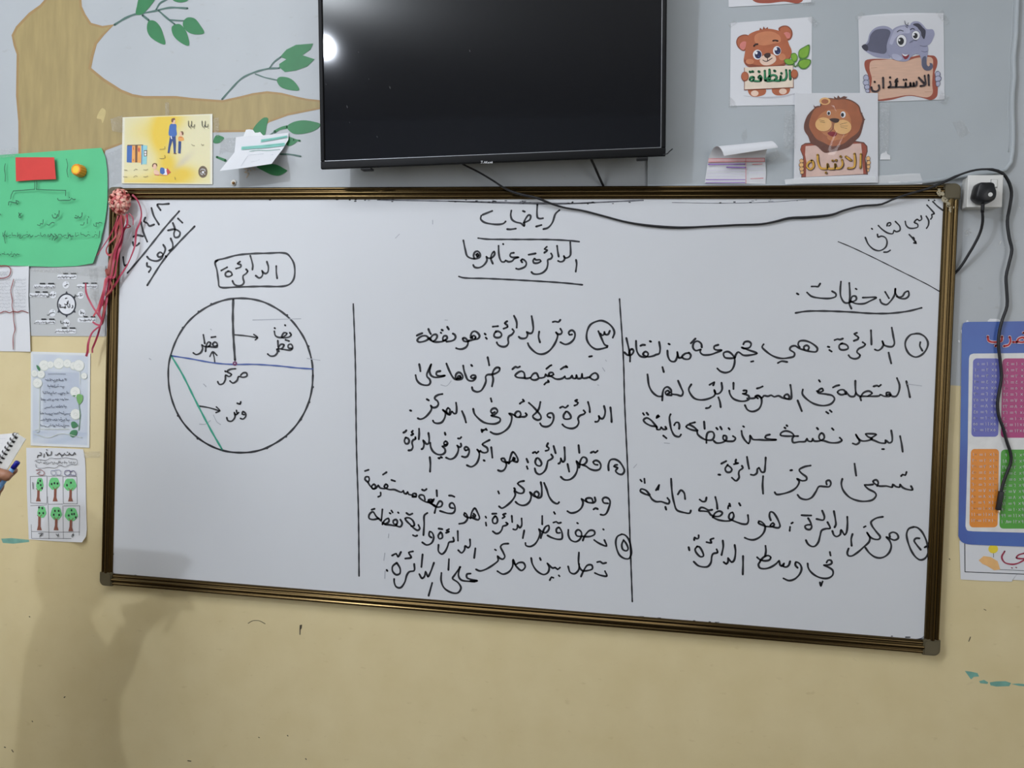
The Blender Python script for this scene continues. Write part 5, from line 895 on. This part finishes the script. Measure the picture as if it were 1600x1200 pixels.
p = Print(-.0020); p.lines(c, "150,870 152,1110 655,1130 900,1142", 1.3, TXT).strokes(c, "395,950 395,985/440,1090 655,1100", .7, TXT)
p.ell(1480 + 392 / 5.4545, 690 + 915 / 5.4545, 7.6, 6.8, P('print_balloon_yellow', (236, 212, 60), .6)).poly(crop(c, "268,1012 310,975 370,983 430,1020 452,1090 400,1097 340,1060 300,1042")[0], P('print_peach', (236, 186, 122), .6))
WR = P('print_wine_red', (160, 52, 78), .6, var=.15, scale=80)
p.strokes(c, "490,935 465,985 490,1030 560,1046 610,1034 655,1010 760,960/655,952 605,968 590,990 655,998 720,985", 2.6, WR); p.strokes(c, "548,1075 556,1078/585,1072 592,1075", 1.6, WR)
finish(ls, p, 'printed_picture', 'wine red letters, yellow balloon and peach shape')

# ------------------------------------------------------------------ socket, plug, cables
SOCK = P('white_socket_plastic', (226, 226, 222), 0.35, var=.015); PLUGM = P('black_rubber_plastic', (22, 23, 26), 0.42, var=.05); CAB = P('black_cable_rubber', (24, 25, 29), 0.45, var=.05)
a, b = at(1440 + 438 / 6, 230 + 262 / 6, -.043), at(1440 + 755 / 6, 230 + 563 / 6, -.043)
so = thing('power_socket', ((a.x + b.x) / 2, 0, (a.z + b.z) / 2), 'white square power socket with a switch at the top right corner of the whiteboard', 'socket')
MB().box((a.x + .002, -.036, b.z + .002), (b.x - .002, -.0003, a.z - .002), SOCK, .003).build('back_box', so)
MB().box((a.x, -.043, b.z), (b.x, -.036, a.z), SOCK, .002).build('face_plate', so)
q0, q1 = at(1440 + 653 / 6, 230 + 305 / 6, -.044), at(1440 + 705 / 6, 230 + 376 / 6, -.044)
MB().box((q0.x - .001, -.0436, q1.z - .001), (q1.x + .001, -.0428, q0.z + .001), P('socket_gap_grey', (120, 120, 118), .6), 0).build('switch_surround', so)
MB().box((q0.x, -.0465, q1.z), (q1.x, -.0430, q0.z), SOCK, .0012).build('rocker_switch', so)
PC = (1440, 230, 6)
pl_o = [at(x, y, -.06) for x, y in smooth(crop(PC, "512,348 580,340 648,347 664,395 676,435 664,500 600,532 525,524 476,480 482,425")[0], True, 2)]
pg = thing('power_plug', tuple(at(1536, 303, -.044)), 'black plug pushed into the white wall socket', 'plug')
cx_ = sum(v.x for v in pl_o) / len(pl_o); cz_ = sum(v.z for v in pl_o) / len(pl_o); mb = MB(); n = len(pl_o); vs = []
for y, s in ((-.0435, .92), (-.050, 1.0), (-.062, 1.0), (-.074, .97), (-.080, .90), (-.082, .80)): vs += [Vector((cx_ + (v.x - cx_) * s, y, cz_ + (v.z - cz_) * s)) for v in pl_o]
fs = [[k * n + i, k * n + (i + 1) % n, (k + 1) * n + (i + 1) % n, (k + 1) * n + i] for k in range(5) for i in range(n)] + [list(range(5 * n, 6 * n))]
mb.add(vs, fs, PLUGM, True).build('plug_body', pg)
ctr = at(1440 + 643 / 6, 230 + 445 / 6, -.081); mb = MB(); vs = [ctr + Vector((math.cos(t) * .0052, 0, math.sin(t) * .0052)) for t in (2 * math.pi * i / 20 for i in range(20))]
vs = [v + Vector((0, d, 0)) for d in (.004, -.0018) for v in vs]; mb.add(vs, [[i, (i + 1) % 20, 20 + (i + 1) % 20, 20 + i] for i in range(20)] + [list(range(20, 40))], P('white_plug_screw', (220, 220, 216), .4)).build('screw_cap', pg)
def path(pts, step=.008): return smooth([at(x, y, -d) for x, y, d in pts], False, step)
MB().tube(path([(1536, 314, .060), (1535.5, 322, .060), (1535, 332, .058)]), [.0052, .0048, .0044, .0042, .004][:len(path([(1536, 314, .060), (1535.5, 322, .060), (1535, 332, .058)]))] + [.004] * max(0, len(path([(1536, 314, .060), (1535.5, 322, .060), (1535, 332, .058)])) - 5), PLUGM, 10).build('strain_relief', pg)
MB().tube(path([(1535, 329, .058), (1535.5, 345, .05), (1532, 362, .04), (1522, 383, .03), (1513, 398, .022), (1505, 411, .015), (1497, 422, .009), (1490, 429, .004)]), .0034, CAB, 10).build('cord', pg)
CP = [(712, 250, .05), (728, 259, .045), (748, 269, .042), (770, 282, .040), (792, 296, .037), (815, 304, .036), (838, 309, .035), (858, 317, .030), (880, 324, .024), (910, 329, .022), (945, 338, .021), (975, 346, .021), (1010, 352, .0205), (1060, 355.5, .0205), (1110, 353.5, .0205), (1150, 351.5, .021), (1190, 350, .021), (1212, 346, .0215), (1232, 341, .021), (1262, 339.5, .021), (1300, 335.5, .022), (1318, 329, .022), (1345, 322, .022), (1378, 319, .023), (1394, 312, .030), (1420, 303, .036), (1452, 294, .037), (1478, 283, .036), (1500, 273, .036), (1525, 265.5, .036), (1550, 265, .036), (1566, 270.5, .036), (1575, 282, .030), (1580.5, 300, .024), (1578, 322, .020), (1574, 345, .015), (1577, 372, .015), (1581, 390, .015), (1577, 410, .015), (1572, 432, .014), (1573, 455, .014), (1573.5, 478, .014), (1566, 500, .013), (1561.5, 518, .013), (1560, 538, .013), (1563.2, 568, .012), (1564.7, 590, .012), (1561.6, 610, .012), (1558.6, 630, .012), (1560.5, 650, .012), (1567, 668, .012), (1573, 690, .012), (1579, 708, .012), (1579.5, 722, .012), (1572, 742, .012), (1566, 760, .012), (1563.5, 773, .012)]
hc = thing('hanging_cable', tuple(at(1565, 273, -.04)), 'long black cable drooping from the TV across the board to the blue chart', 'cable')
pp = path(CP, .012); rr = []
for i, v in enumerate(pp): rr.append(.0026 + .0012 * (v.x > 1.27) + .0010 * max(0, math.sin(v.x * 17)) * (v.x < 1.2))
MB().tube(pp, rr, CAB, 10).build('cord', hc)
e0, e1 = at(1564.2, 769, -.012), at(1559.5, 797, -.012); d = (e1 - e0).normalized(); s = Vector((d.z, 0, -d.x)); M = Matrix(((s.x, 0, d.x, e0.x), (s.y, 1, d.y, e0.y), (s.z, 0, d.z, e0.z), (0, 0, 0, 1)))
L_ = (e1 - e0).length
MB().box((-.006, -.0042, -.002), (.006, .0042, L_), PLUGM, .0015, M).build('connector', hc)['label'] = 'flat black connector at the hanging end'
MB().box((-.0048, -.002, L_), (-.0008, .002, L_ + .008), P('steel_connector_tip', (210, 200, 180), .3, metal=.8), .0004, M).build('metal_tip', hc)
mb = MB().tube(path([(922, 245, .06), (929, 260, .045), (936, 276, .022), (943, 291, .004)]), .0034, CAB, 8); tag(mb.build('tv_cord'), 'short black cord running down from the TV behind the whiteboard', 'cable')
mb = MB().tube([tvp(1036, 242), tvp(1043, 240), tvp(1046, 236.5), tvp(1051, 232.5)], .0014, CAB, 6); o = mb.build('loose_wire', tv); 
WH = P('white_wall_plug', (226, 222, 212), .5); scw = thing('wall_hook_screw', tuple(at(365, 286, 0)), 'tiny screw in a white plug just above the top left of the whiteboard', 'screw')
MB().ellipsoid(at(365, 285.5, -.002), (.0088, .003, .0092), WH).build('wall_plug', scw); MB().ellipsoid(at(364.6, 286, -.006), (.0045, .004, .0045), P('rusty_screw', (150, 110, 66), .5, metal=.5), None, 10, 7).build('screw_head', scw)

# ------------------------------------------------------------------ pink pompom with ribbons on the top left corner
PKS = [P('pompom_pink', (238, 164, 150), .5, var=.1, scale=80), P('pompom_rose', (206, 104, 104), .5, var=.1, scale=80), P('pompom_pale', (246, 196, 178), .5, var=.1, scale=80)]
RB = [P('ribbon_crimson', (178, 58, 84), .38, var=.1, scale=60), P('ribbon_rose', (198, 82, 92), .38, var=.1, scale=60), P('ribbon_brown_red', (160, 84, 76), .4, var=.1, scale=60)]
pc_ = at(187.5, 315, -.048); pom = thing('ribbon_pompom', tuple(pc_), 'pink ribbon pompom with long crimson ribbons on the top left corner of the whiteboard', 'decoration')
mb = MB().ellipsoid(pc_, (.025, .018, .032), PKS[1]); rg = random.Random(4)
for k in range(150):
    z = rg.uniform(-1, 1); t = rg.uniform(0, 6.283); n = Vector((math.sqrt(1 - z * z) * math.cos(t), math.sqrt(1 - z * z) * math.sin(t), z))
    if n.y > .55: continue
    base = pc_ + Vector((n.x * .026, n.y * .019, n.z * .034)); tv_ = n.orthogonal().normalized(); tv_.rotate(Matrix.Rotation(rg.uniform(0, 6.28), 3, n)); b2 = n.cross(tv_)
    w_ = rg.uniform(.003, .0046); l = rg.uniform(.006, .011); h = rg.uniform(.005, .010); arc = [base + tv_ * (l * math.cos(a) * .9) + n * (h * math.sin(a) - .002) for a in (math.pi * i / 6 for i in range(7))]
    V = [];
    for i, v in enumerate(arc): V += [v + b2 * w_, v - b2 * w_]
    mb.add(V, [[2 * i, 2 * i + 1, 2 * i + 3, 2 * i + 2] for i in range(6)], rg.choice(PKS), True)
mb.build('pompom_head', pom)
r1, r2 = (140, 250, 6), (120, 380, 5.458)
def j(c1, s1, c2=None, s2=None): return crop(c1, s1)[0] + (crop(c2, s2)[0] if c2 else [])
strands = [
 (j(r1, "400,325 440,365 475,440 486,510 470,590 440,660 432,730 425,800 395,890 350,990 270,1112", r2, "345,325 300,395 250,470 228,560 212,650 180,780 150,860 132,905 134,935"), .0022, 0),
 (j(r1, "300,505 285,580 290,650 285,740 260,860 210,1000 175,1100", r2, "250,300 232,400 205,490 180,560 140,625"), .0028, 1),
 (j(r1, "345,505 355,590 315,670 300,760 270,880 250,1000 230,1100", r2, "290,300 262,420 250,520 232,600 212,680"), .0028, 0),
 (j(r1, "270,520 235,620 185,720 120,820 72,892"), .0014, 0),
 (j(r1, "300,520 250,640 240,720 180,790 155,850 175,890 210,885 240,840 265,760 280,660"), .0026, 1),
 (j(r1, "370,500 405,540 408,610"), .0012, 0),
 (j(r1, "330,520 310,640 265,760 225,900 205,1020 190,1100", r2, "262,300 248,370 228,430 225,500 235,560 215,680 205,695"), .0030, 2),
 (j(r1, "290,520 305,620 300,700 240,860 220,1000 200,1110", r2, "275,280 235,420 212,520 190,590 212,670 205,695 130,765 97,860 92,925 80,965"), .0026, 0),
 (j(r1, "360,510 350,600 385,620 330,640 290,640 250,690"), .0014, 1),
 (j(r2, "76,340 80,420 130,530 200,640 214,680 206,698 165,692 135,670"), .0022, 0),
 (j(r1, "310,515 300,600 275,700 235,820 190,960 170,1080", r2, "250,220 270,300 300,360 290,400 245,450"), .0034, 2),
]
for k, (px, hw, mi) in enumerate(strands):
    P3 = []
    m_ = len(px)
    for i, (x, y) in enumerate(px):
        P3.append(at(x, y, -(.034 + .004 * (k % 4) + .012 * max(0, 1 - i / 3.0) * (0 if k == 9 else 1) + .002 * math.sin(i + k))))
    P3 = smooth(P3, False, .006); mb = MB(); V = []
    for i, v in enumerate(P3):
        t = (P3[min(i + 1, len(P3) - 1)] - P3[max(i - 1, 0)]).normalized(); s = Vector((t.z, 0, -t.x))
        if s.length < .05: s = Vector((1, 0, 0))
        s.normalize(); tw = .5 * math.sin(i * .22 + k); s = s * math.cos(tw) + Vector((0, 1, 0)) * math.sin(tw); nn = s.cross(t).normalized() * .0004
        hw_ = hw * 1.25; V += [v + s * hw_ + nn, v - s * hw_ + nn, v - s * hw_ - nn, v + s * hw_ - nn]
    mb.add(V, [[4 * i + a, 4 * i + (a + 1) % 4, 4 * i + 4 + (a + 1) % 4, 4 * i + 4 + a] for i in range(len(P3) - 1) for a in range(4)], RB[mi], False)
    mb.build('ribbon', pom)

# ------------------------------------------------------------------ person beside the left edge: only the hand reaches into the picture
SKN = P('brown_skin', (158, 112, 86), 0.5, var=.06, scale=60, bump=.15); NAIL = P('fingernail', (190, 146, 124), .35)
per = thing('person', (-1.42, -.72, 0), 'person standing past the left edge, only a hand holding notebook and pen shows', 'person')
mb = MB()
V3 = lambda *a: Vector(a)
def limb(pts, rs_, flat=1.0): mb.tube(smooth(pts, False, .02), [rs_[0]] * 0 or interp(rs_, pts), SKN, 14, flat)
def interp(rs_, pts):
    sp = smooth(pts, False, .02); cum = [0]
    for a_, b_ in zip(sp, sp[1:]): cum.append(cum[-1] + (b_ - a_).length)
    key = [min(range(len(sp)), key=lambda i: (sp[i] - p_).length) for p_ in pts]; out = []
    for i in range(len(sp)):
        k = 0
        while k < len(key) - 2 and i > key[k + 1]: k += 1
        a_, b_ = cum[key[k]], cum[key[k + 1]]; t = 0 if b_ == a_ else min(1, max(0, (cum[i] - a_) / (b_ - a_))); out.append(rs_[k] * (1 - t) + rs_[k + 1] * t)
    return out
bx, by = -1.42, -.72
limb([V3(bx, by, .78), V3(bx + .01, by, .92), V3(bx, by, 1.06), V3(bx, by, 1.20), V3(bx - .01, by, 1.29), V3(bx, by, 1.345), V3(bx + .015, by, 1.42)], [.105, .112, .098, .112, .075, .050, .046], 1.3)
mb.ellipsoid((bx + .02, by, 1.50), (.088, .072, .108), SKN, None, 24, 16); mb.ellipsoid((bx + .04, by, 1.445), (.058, .052, .05), SKN)
mb.ellipsoid((bx + .112, by, 1.485), (.016, .012, .022), SKN); mb.ellipsoid((bx + .094, by, 1.448), (.012, .022, .008), SKN)
for s in (-1, 1): mb.ellipsoid((bx + .01, by + s * .075, 1.49), (.020, .008, .030), SKN)
for s in (-1, 1):
    limb([V3(bx, by + s * .085, .82), V3(bx + .015, by + s * .09, .64), V3(bx + .02, by + s * .092, .45), V3(bx, by + s * .092, .28), V3(bx - .01, by + s * .092, .08)], [.085, .072, .054, .052, .034])
    limb([V3(bx - .05, by + s * .092, .045), V3(bx + .05, by + s * .098, .04), V3(bx + .16, by + s * .105, .028)], [.036, .038, .026])
limb([V3(bx, by - .13, 1.27), V3(bx - .005, by - .20, 1.22), V3(bx, by - .235, 1.0), V3(bx + .07, by - .235, .79)], [.05, .047, .038, .026])
hl = V3(bx + .09, by - .235, .74); mb.ellipsoid(hl, (.022, .016, .042), SKN)
for i in range(4): limb([hl + V3(-.014 + .011 * i, 0, -.03), hl + V3(-.014 + .013 * i, -.004, -.07), hl + V3(-.016 + .012 * i, -.018, -.098 + .006 * abs(i - 1.5))], [.009, .008, .0065])
limb([hl + V3(.016, -.006, .02), hl + V3(.034, -.018, -.01), hl + V3(.034, -.024, -.045)], [.010, .0095, .0075])
wr = at(-92, 792, -.565)
limb([V3(bx, by + .13, 1.27), V3(bx + .01, by + .19, 1.22), V3(bx + .11, by + .20, 1.03), wr + V3(-.035, .02, -.10), wr], [.05, .047, .040, .034, .025])
A = lambda x, y, d: at(x, y, -(d - .28))
limb([wr, A(-62, 775, .825), A(-40, 762, .806)], [0.0294, 0.0305, 0.0249], .7)
for mcp in ((-34, 760, .800), (-36, 768, .786), (-40, 776, .774), (-48, 784, .764)): limb([A(-70, 780, .822), A(*mcp)], [0.0203, 0.0141])
limb([A(-34, 760, .800), A(-8, 752, .797), A(12, 743, .799), A(24, 733, .802)], [0.0130, 0.0113, 0.0104, 0.0090])            # index, behind the pen
limb([A(-36, 768, .786), A(-8, 766, .790), A(0, 759, .806), A(-8, 752, .818)], [0.0130, 0.0115, 0.0107, 0.0090])            # middle, curled below the pen
limb([A(-40, 776, .774), A(-14, 778, .780), A(-6, 773, .800), A(-14, 766, .815)], [0.0122, 0.0108, 0.0102, 0.0088])
limb([A(-48, 784, .764), A(-28, 788, .772), A(-20, 784, .790), A(-27, 778, .803)], [0.0107, 0.0096, 0.0090, 0.0079])
limb([A(-78, 776, .838), A(-50, 758, .842), A(-30, 744, .840), A(-4, 739, .836), A(10, 743, .833), A(17, 747, .829)], [0.0192, 0.0175, 0.0147, 0.0133, 0.0133, 0.0111])   # thumb, in front of the pen
tmp = mb.build('tmp'); rm = tmp.modifiers.new('r', 'REMESH'); rm.mode = 'VOXEL'; rm.voxel_size = 0.0036; rm.use_smooth_shade = True
sm_ = tmp.modifiers.new('s', 'SMOOTH'); sm_.factor = .5; sm_.iterations = 4
dg = bpy.context.evaluated_depsgraph_get(); me = bpy.data.meshes.new_from_object(tmp.evaluated_get(dg)); off = Vector(tmp.location) - Vector(per.location)
for v in me.vertices: v.co += off
me.materials.clear(); me.materials.append(SKN); me.name = 'body'
body = bpy.data.objects.new('body', me); COL.objects.link(body); body.parent = per; bpy.data.objects.remove(tmp)
for pgn in me.polygons: pgn.use_smooth = True
CLO = P('dusty_beige_cloth', (150, 138, 120), .85, var=.06, scale=120, bump=.2); TRO = P('dark_trouser_cloth', (52, 54, 62), .85, bump=.2, scale=150); HAIR = P('black_hair', (26, 22, 20), .5, stretch=(1, 1, 12), bump=.5)
def cloth(name, parts, m):
    global mb, SKN
    keep, ks = mb, SKN; mb = MB(); SKN = m
    for a_ in parts: limb(*a_)
    o = mb.build(name, per); mb, SKN = keep, ks; return o
cloth('tunic', [([V3(bx, by, .60), V3(bx + .01, by, .80), V3(bx + .01, by, .93), V3(bx, by, 1.06), V3(bx, by, 1.20), V3(bx - .008, by, 1.285), V3(bx, by, 1.33)], [.205, .18, .165, .142, .130, .094, .062], 1.3),
  ([V3(bx, by - .12, 1.27), V3(bx - .005, by - .20, 1.22), V3(bx, by - .235, 1.0), V3(bx + .06, by - .235, .82)], [.06, .058, .050, .040]),
  ([V3(bx, by + .12, 1.27), V3(bx + .01, by + .19, 1.22), V3(bx + .11, by + .20, 1.03), wr + V3(-.035, .02, -.10), wr + V3(-.004, .002, -.012)], [.06, .058, .052, .044, .036])], CLO)
for s in (-1, 1):
    cloth('trouser_leg', [([V3(bx, by + s * .085, .80), V3(bx + .015, by + s * .09, .64), V3(bx + .02, by + s * .092, .45), V3(bx, by + s * .092, .10)], [.095, .085, .072, .066])], TRO)
    cloth('shoe', [([V3(bx - .07, by + s * .092, .045), V3(bx + .05, by + s * .098, .043), V3(bx + .175, by + s * .105, .034)], [.042, .044, .033])], P('black_shoe_leather', (28, 26, 26), .4))
h = MB(); h.ellipsoid((bx + .005, by, 1.522), (.090, .080, .100), HAIR, None, 24, 16); h.ellipsoid((bx - .05, by, 1.46), (.050, .070, .080), HAIR); h.build('hair', per)
for s in (-1, 1):
    h = MB().ellipsoid((bx + .094, by + s * .030, 1.507), (.010, .014, .009), P('eye_white', (230, 228, 222), .3)); h.ellipsoid((bx + .102, by + s * .030, 1.507), (.004, .006, .006), NOSE); h.build('eye', per)

# pen
pen = thing('pen', tuple(A(8, 748, .815)), 'light blue pen with a dark blue end held in the hand at the left edge', 'pen')
p0, p1, p2 = A(-22, 792, .822), A(20.5, 731.5, .8145), A(28, 721.5, .813)
MB().tube([p0, p0.lerp(p1, .5), p1], .0054, P('light_blue_plastic', (116, 168, 224), .35), 14).build('barrel', pen)
MB().tube([p1, p1.lerp(p2, .9), p2], [.0062, .0062, .0054], P('dark_blue_plastic', (28, 30, 150), .35), 14).build('end_cap', pen)['label'] = 'dark blue end cap'
# spiral notebook
nb = thing('spiral_notebook', tuple(A(-40, 715, .79)), 'white spiral bound notebook held above the blue pen at the left edge', 'notebook')
NP = P('notebook_paper', (226, 226, 226), .7, var=.02, scale=30); NCV = P('notebook_back_cover', (222, 222, 216), .6, var=.06, scale=60); BLK = P('binding_black', (22, 22, 24), .4)
qa, qb, qc, qd = A(25.5, 676.5, .812), A(-12, 737, .806), A(-106, 748, .770), A(-68, 684, .776)
def slab(cs, th, m):
    n = (cs[1] - cs[0]).cross(cs[3] - cs[0]).normalized()
    if n.y < 0: n = -n
    vs = list(cs) + [v + n * th for v in cs]; return MB().add(vs, [[0, 1, 2, 3], [7, 6, 5, 4], [0, 4, 5, 1], [1, 5, 6, 2], [2, 6, 7, 3], [3, 7, 4, 0]], m)
slab([qa, qb, qc, qd], .007, NP).build('pages', nb)
ea, eb, ec, ed = A(40, 686, .808), A(4, 745, .802), A(-11, 736, .805), A(26.5, 678, .811)
slab([ea, eb, ec, ed], .002, NCV).build('back_cover', nb)
hs = MB(); n_ = 9; sq = MB(); u_ = (qb - qa)
for i in range(n_):
    t = (i + .6) / (n_ + .2); c0 = qa + u_ * t + V3(0, .004, 0); ax = u_.normalized(); e1_ = (qd - qa); e1_ = (e1_ - ax * e1_.dot(ax)).normalized(); e2_ = ax.cross(e1_)
    for dd in (-.0012, .0012): MB.tube(hs, [c0 + ax * dd + e1_ * (math.cos(a_) * .0085) + e2_ * (math.sin(a_) * .0070) for a_ in (2 * math.pi * k_ / 14 for k_ in range(15))], .0007, BLK, 6)
    f0 = ed.lerp(ec, t + .02); w_ = (ea - ed).normalized(); up_ = (ec - ed).normalized(); f0 = f0 + V3(0, -.0012, 0)
    sq.add([f0 + w_ * .0005 - up_ * .0026, f0 + w_ * .0065 - up_ * .0026, f0 + w_ * .0065 + up_ * .0026, f0 + w_ * .0005 + up_ * .0026], [[0, 1, 2, 3]], BLK)
hs.build('spiral_wire', nb); sq.build('binding_holes', nb)
lnm = MB()
for k in range(7):
    t = .12 + k * .12; a_, b_ = qa.lerp(qb, t), qd.lerp(qc, t); a_ = a_.lerp(b_, .12); s_ = (qb - qa).normalized() * .0003; o_ = V3(0, -.0006, 0); lnm.add([a_ - s_ + o_, a_ + s_ + o_, b_ + s_ + o_, b_ - s_ + o_], [[0, 1, 2, 3]], P('ruled_line_grey', (190, 196, 206), .7))
lnm.build('ruled_lines', nb)
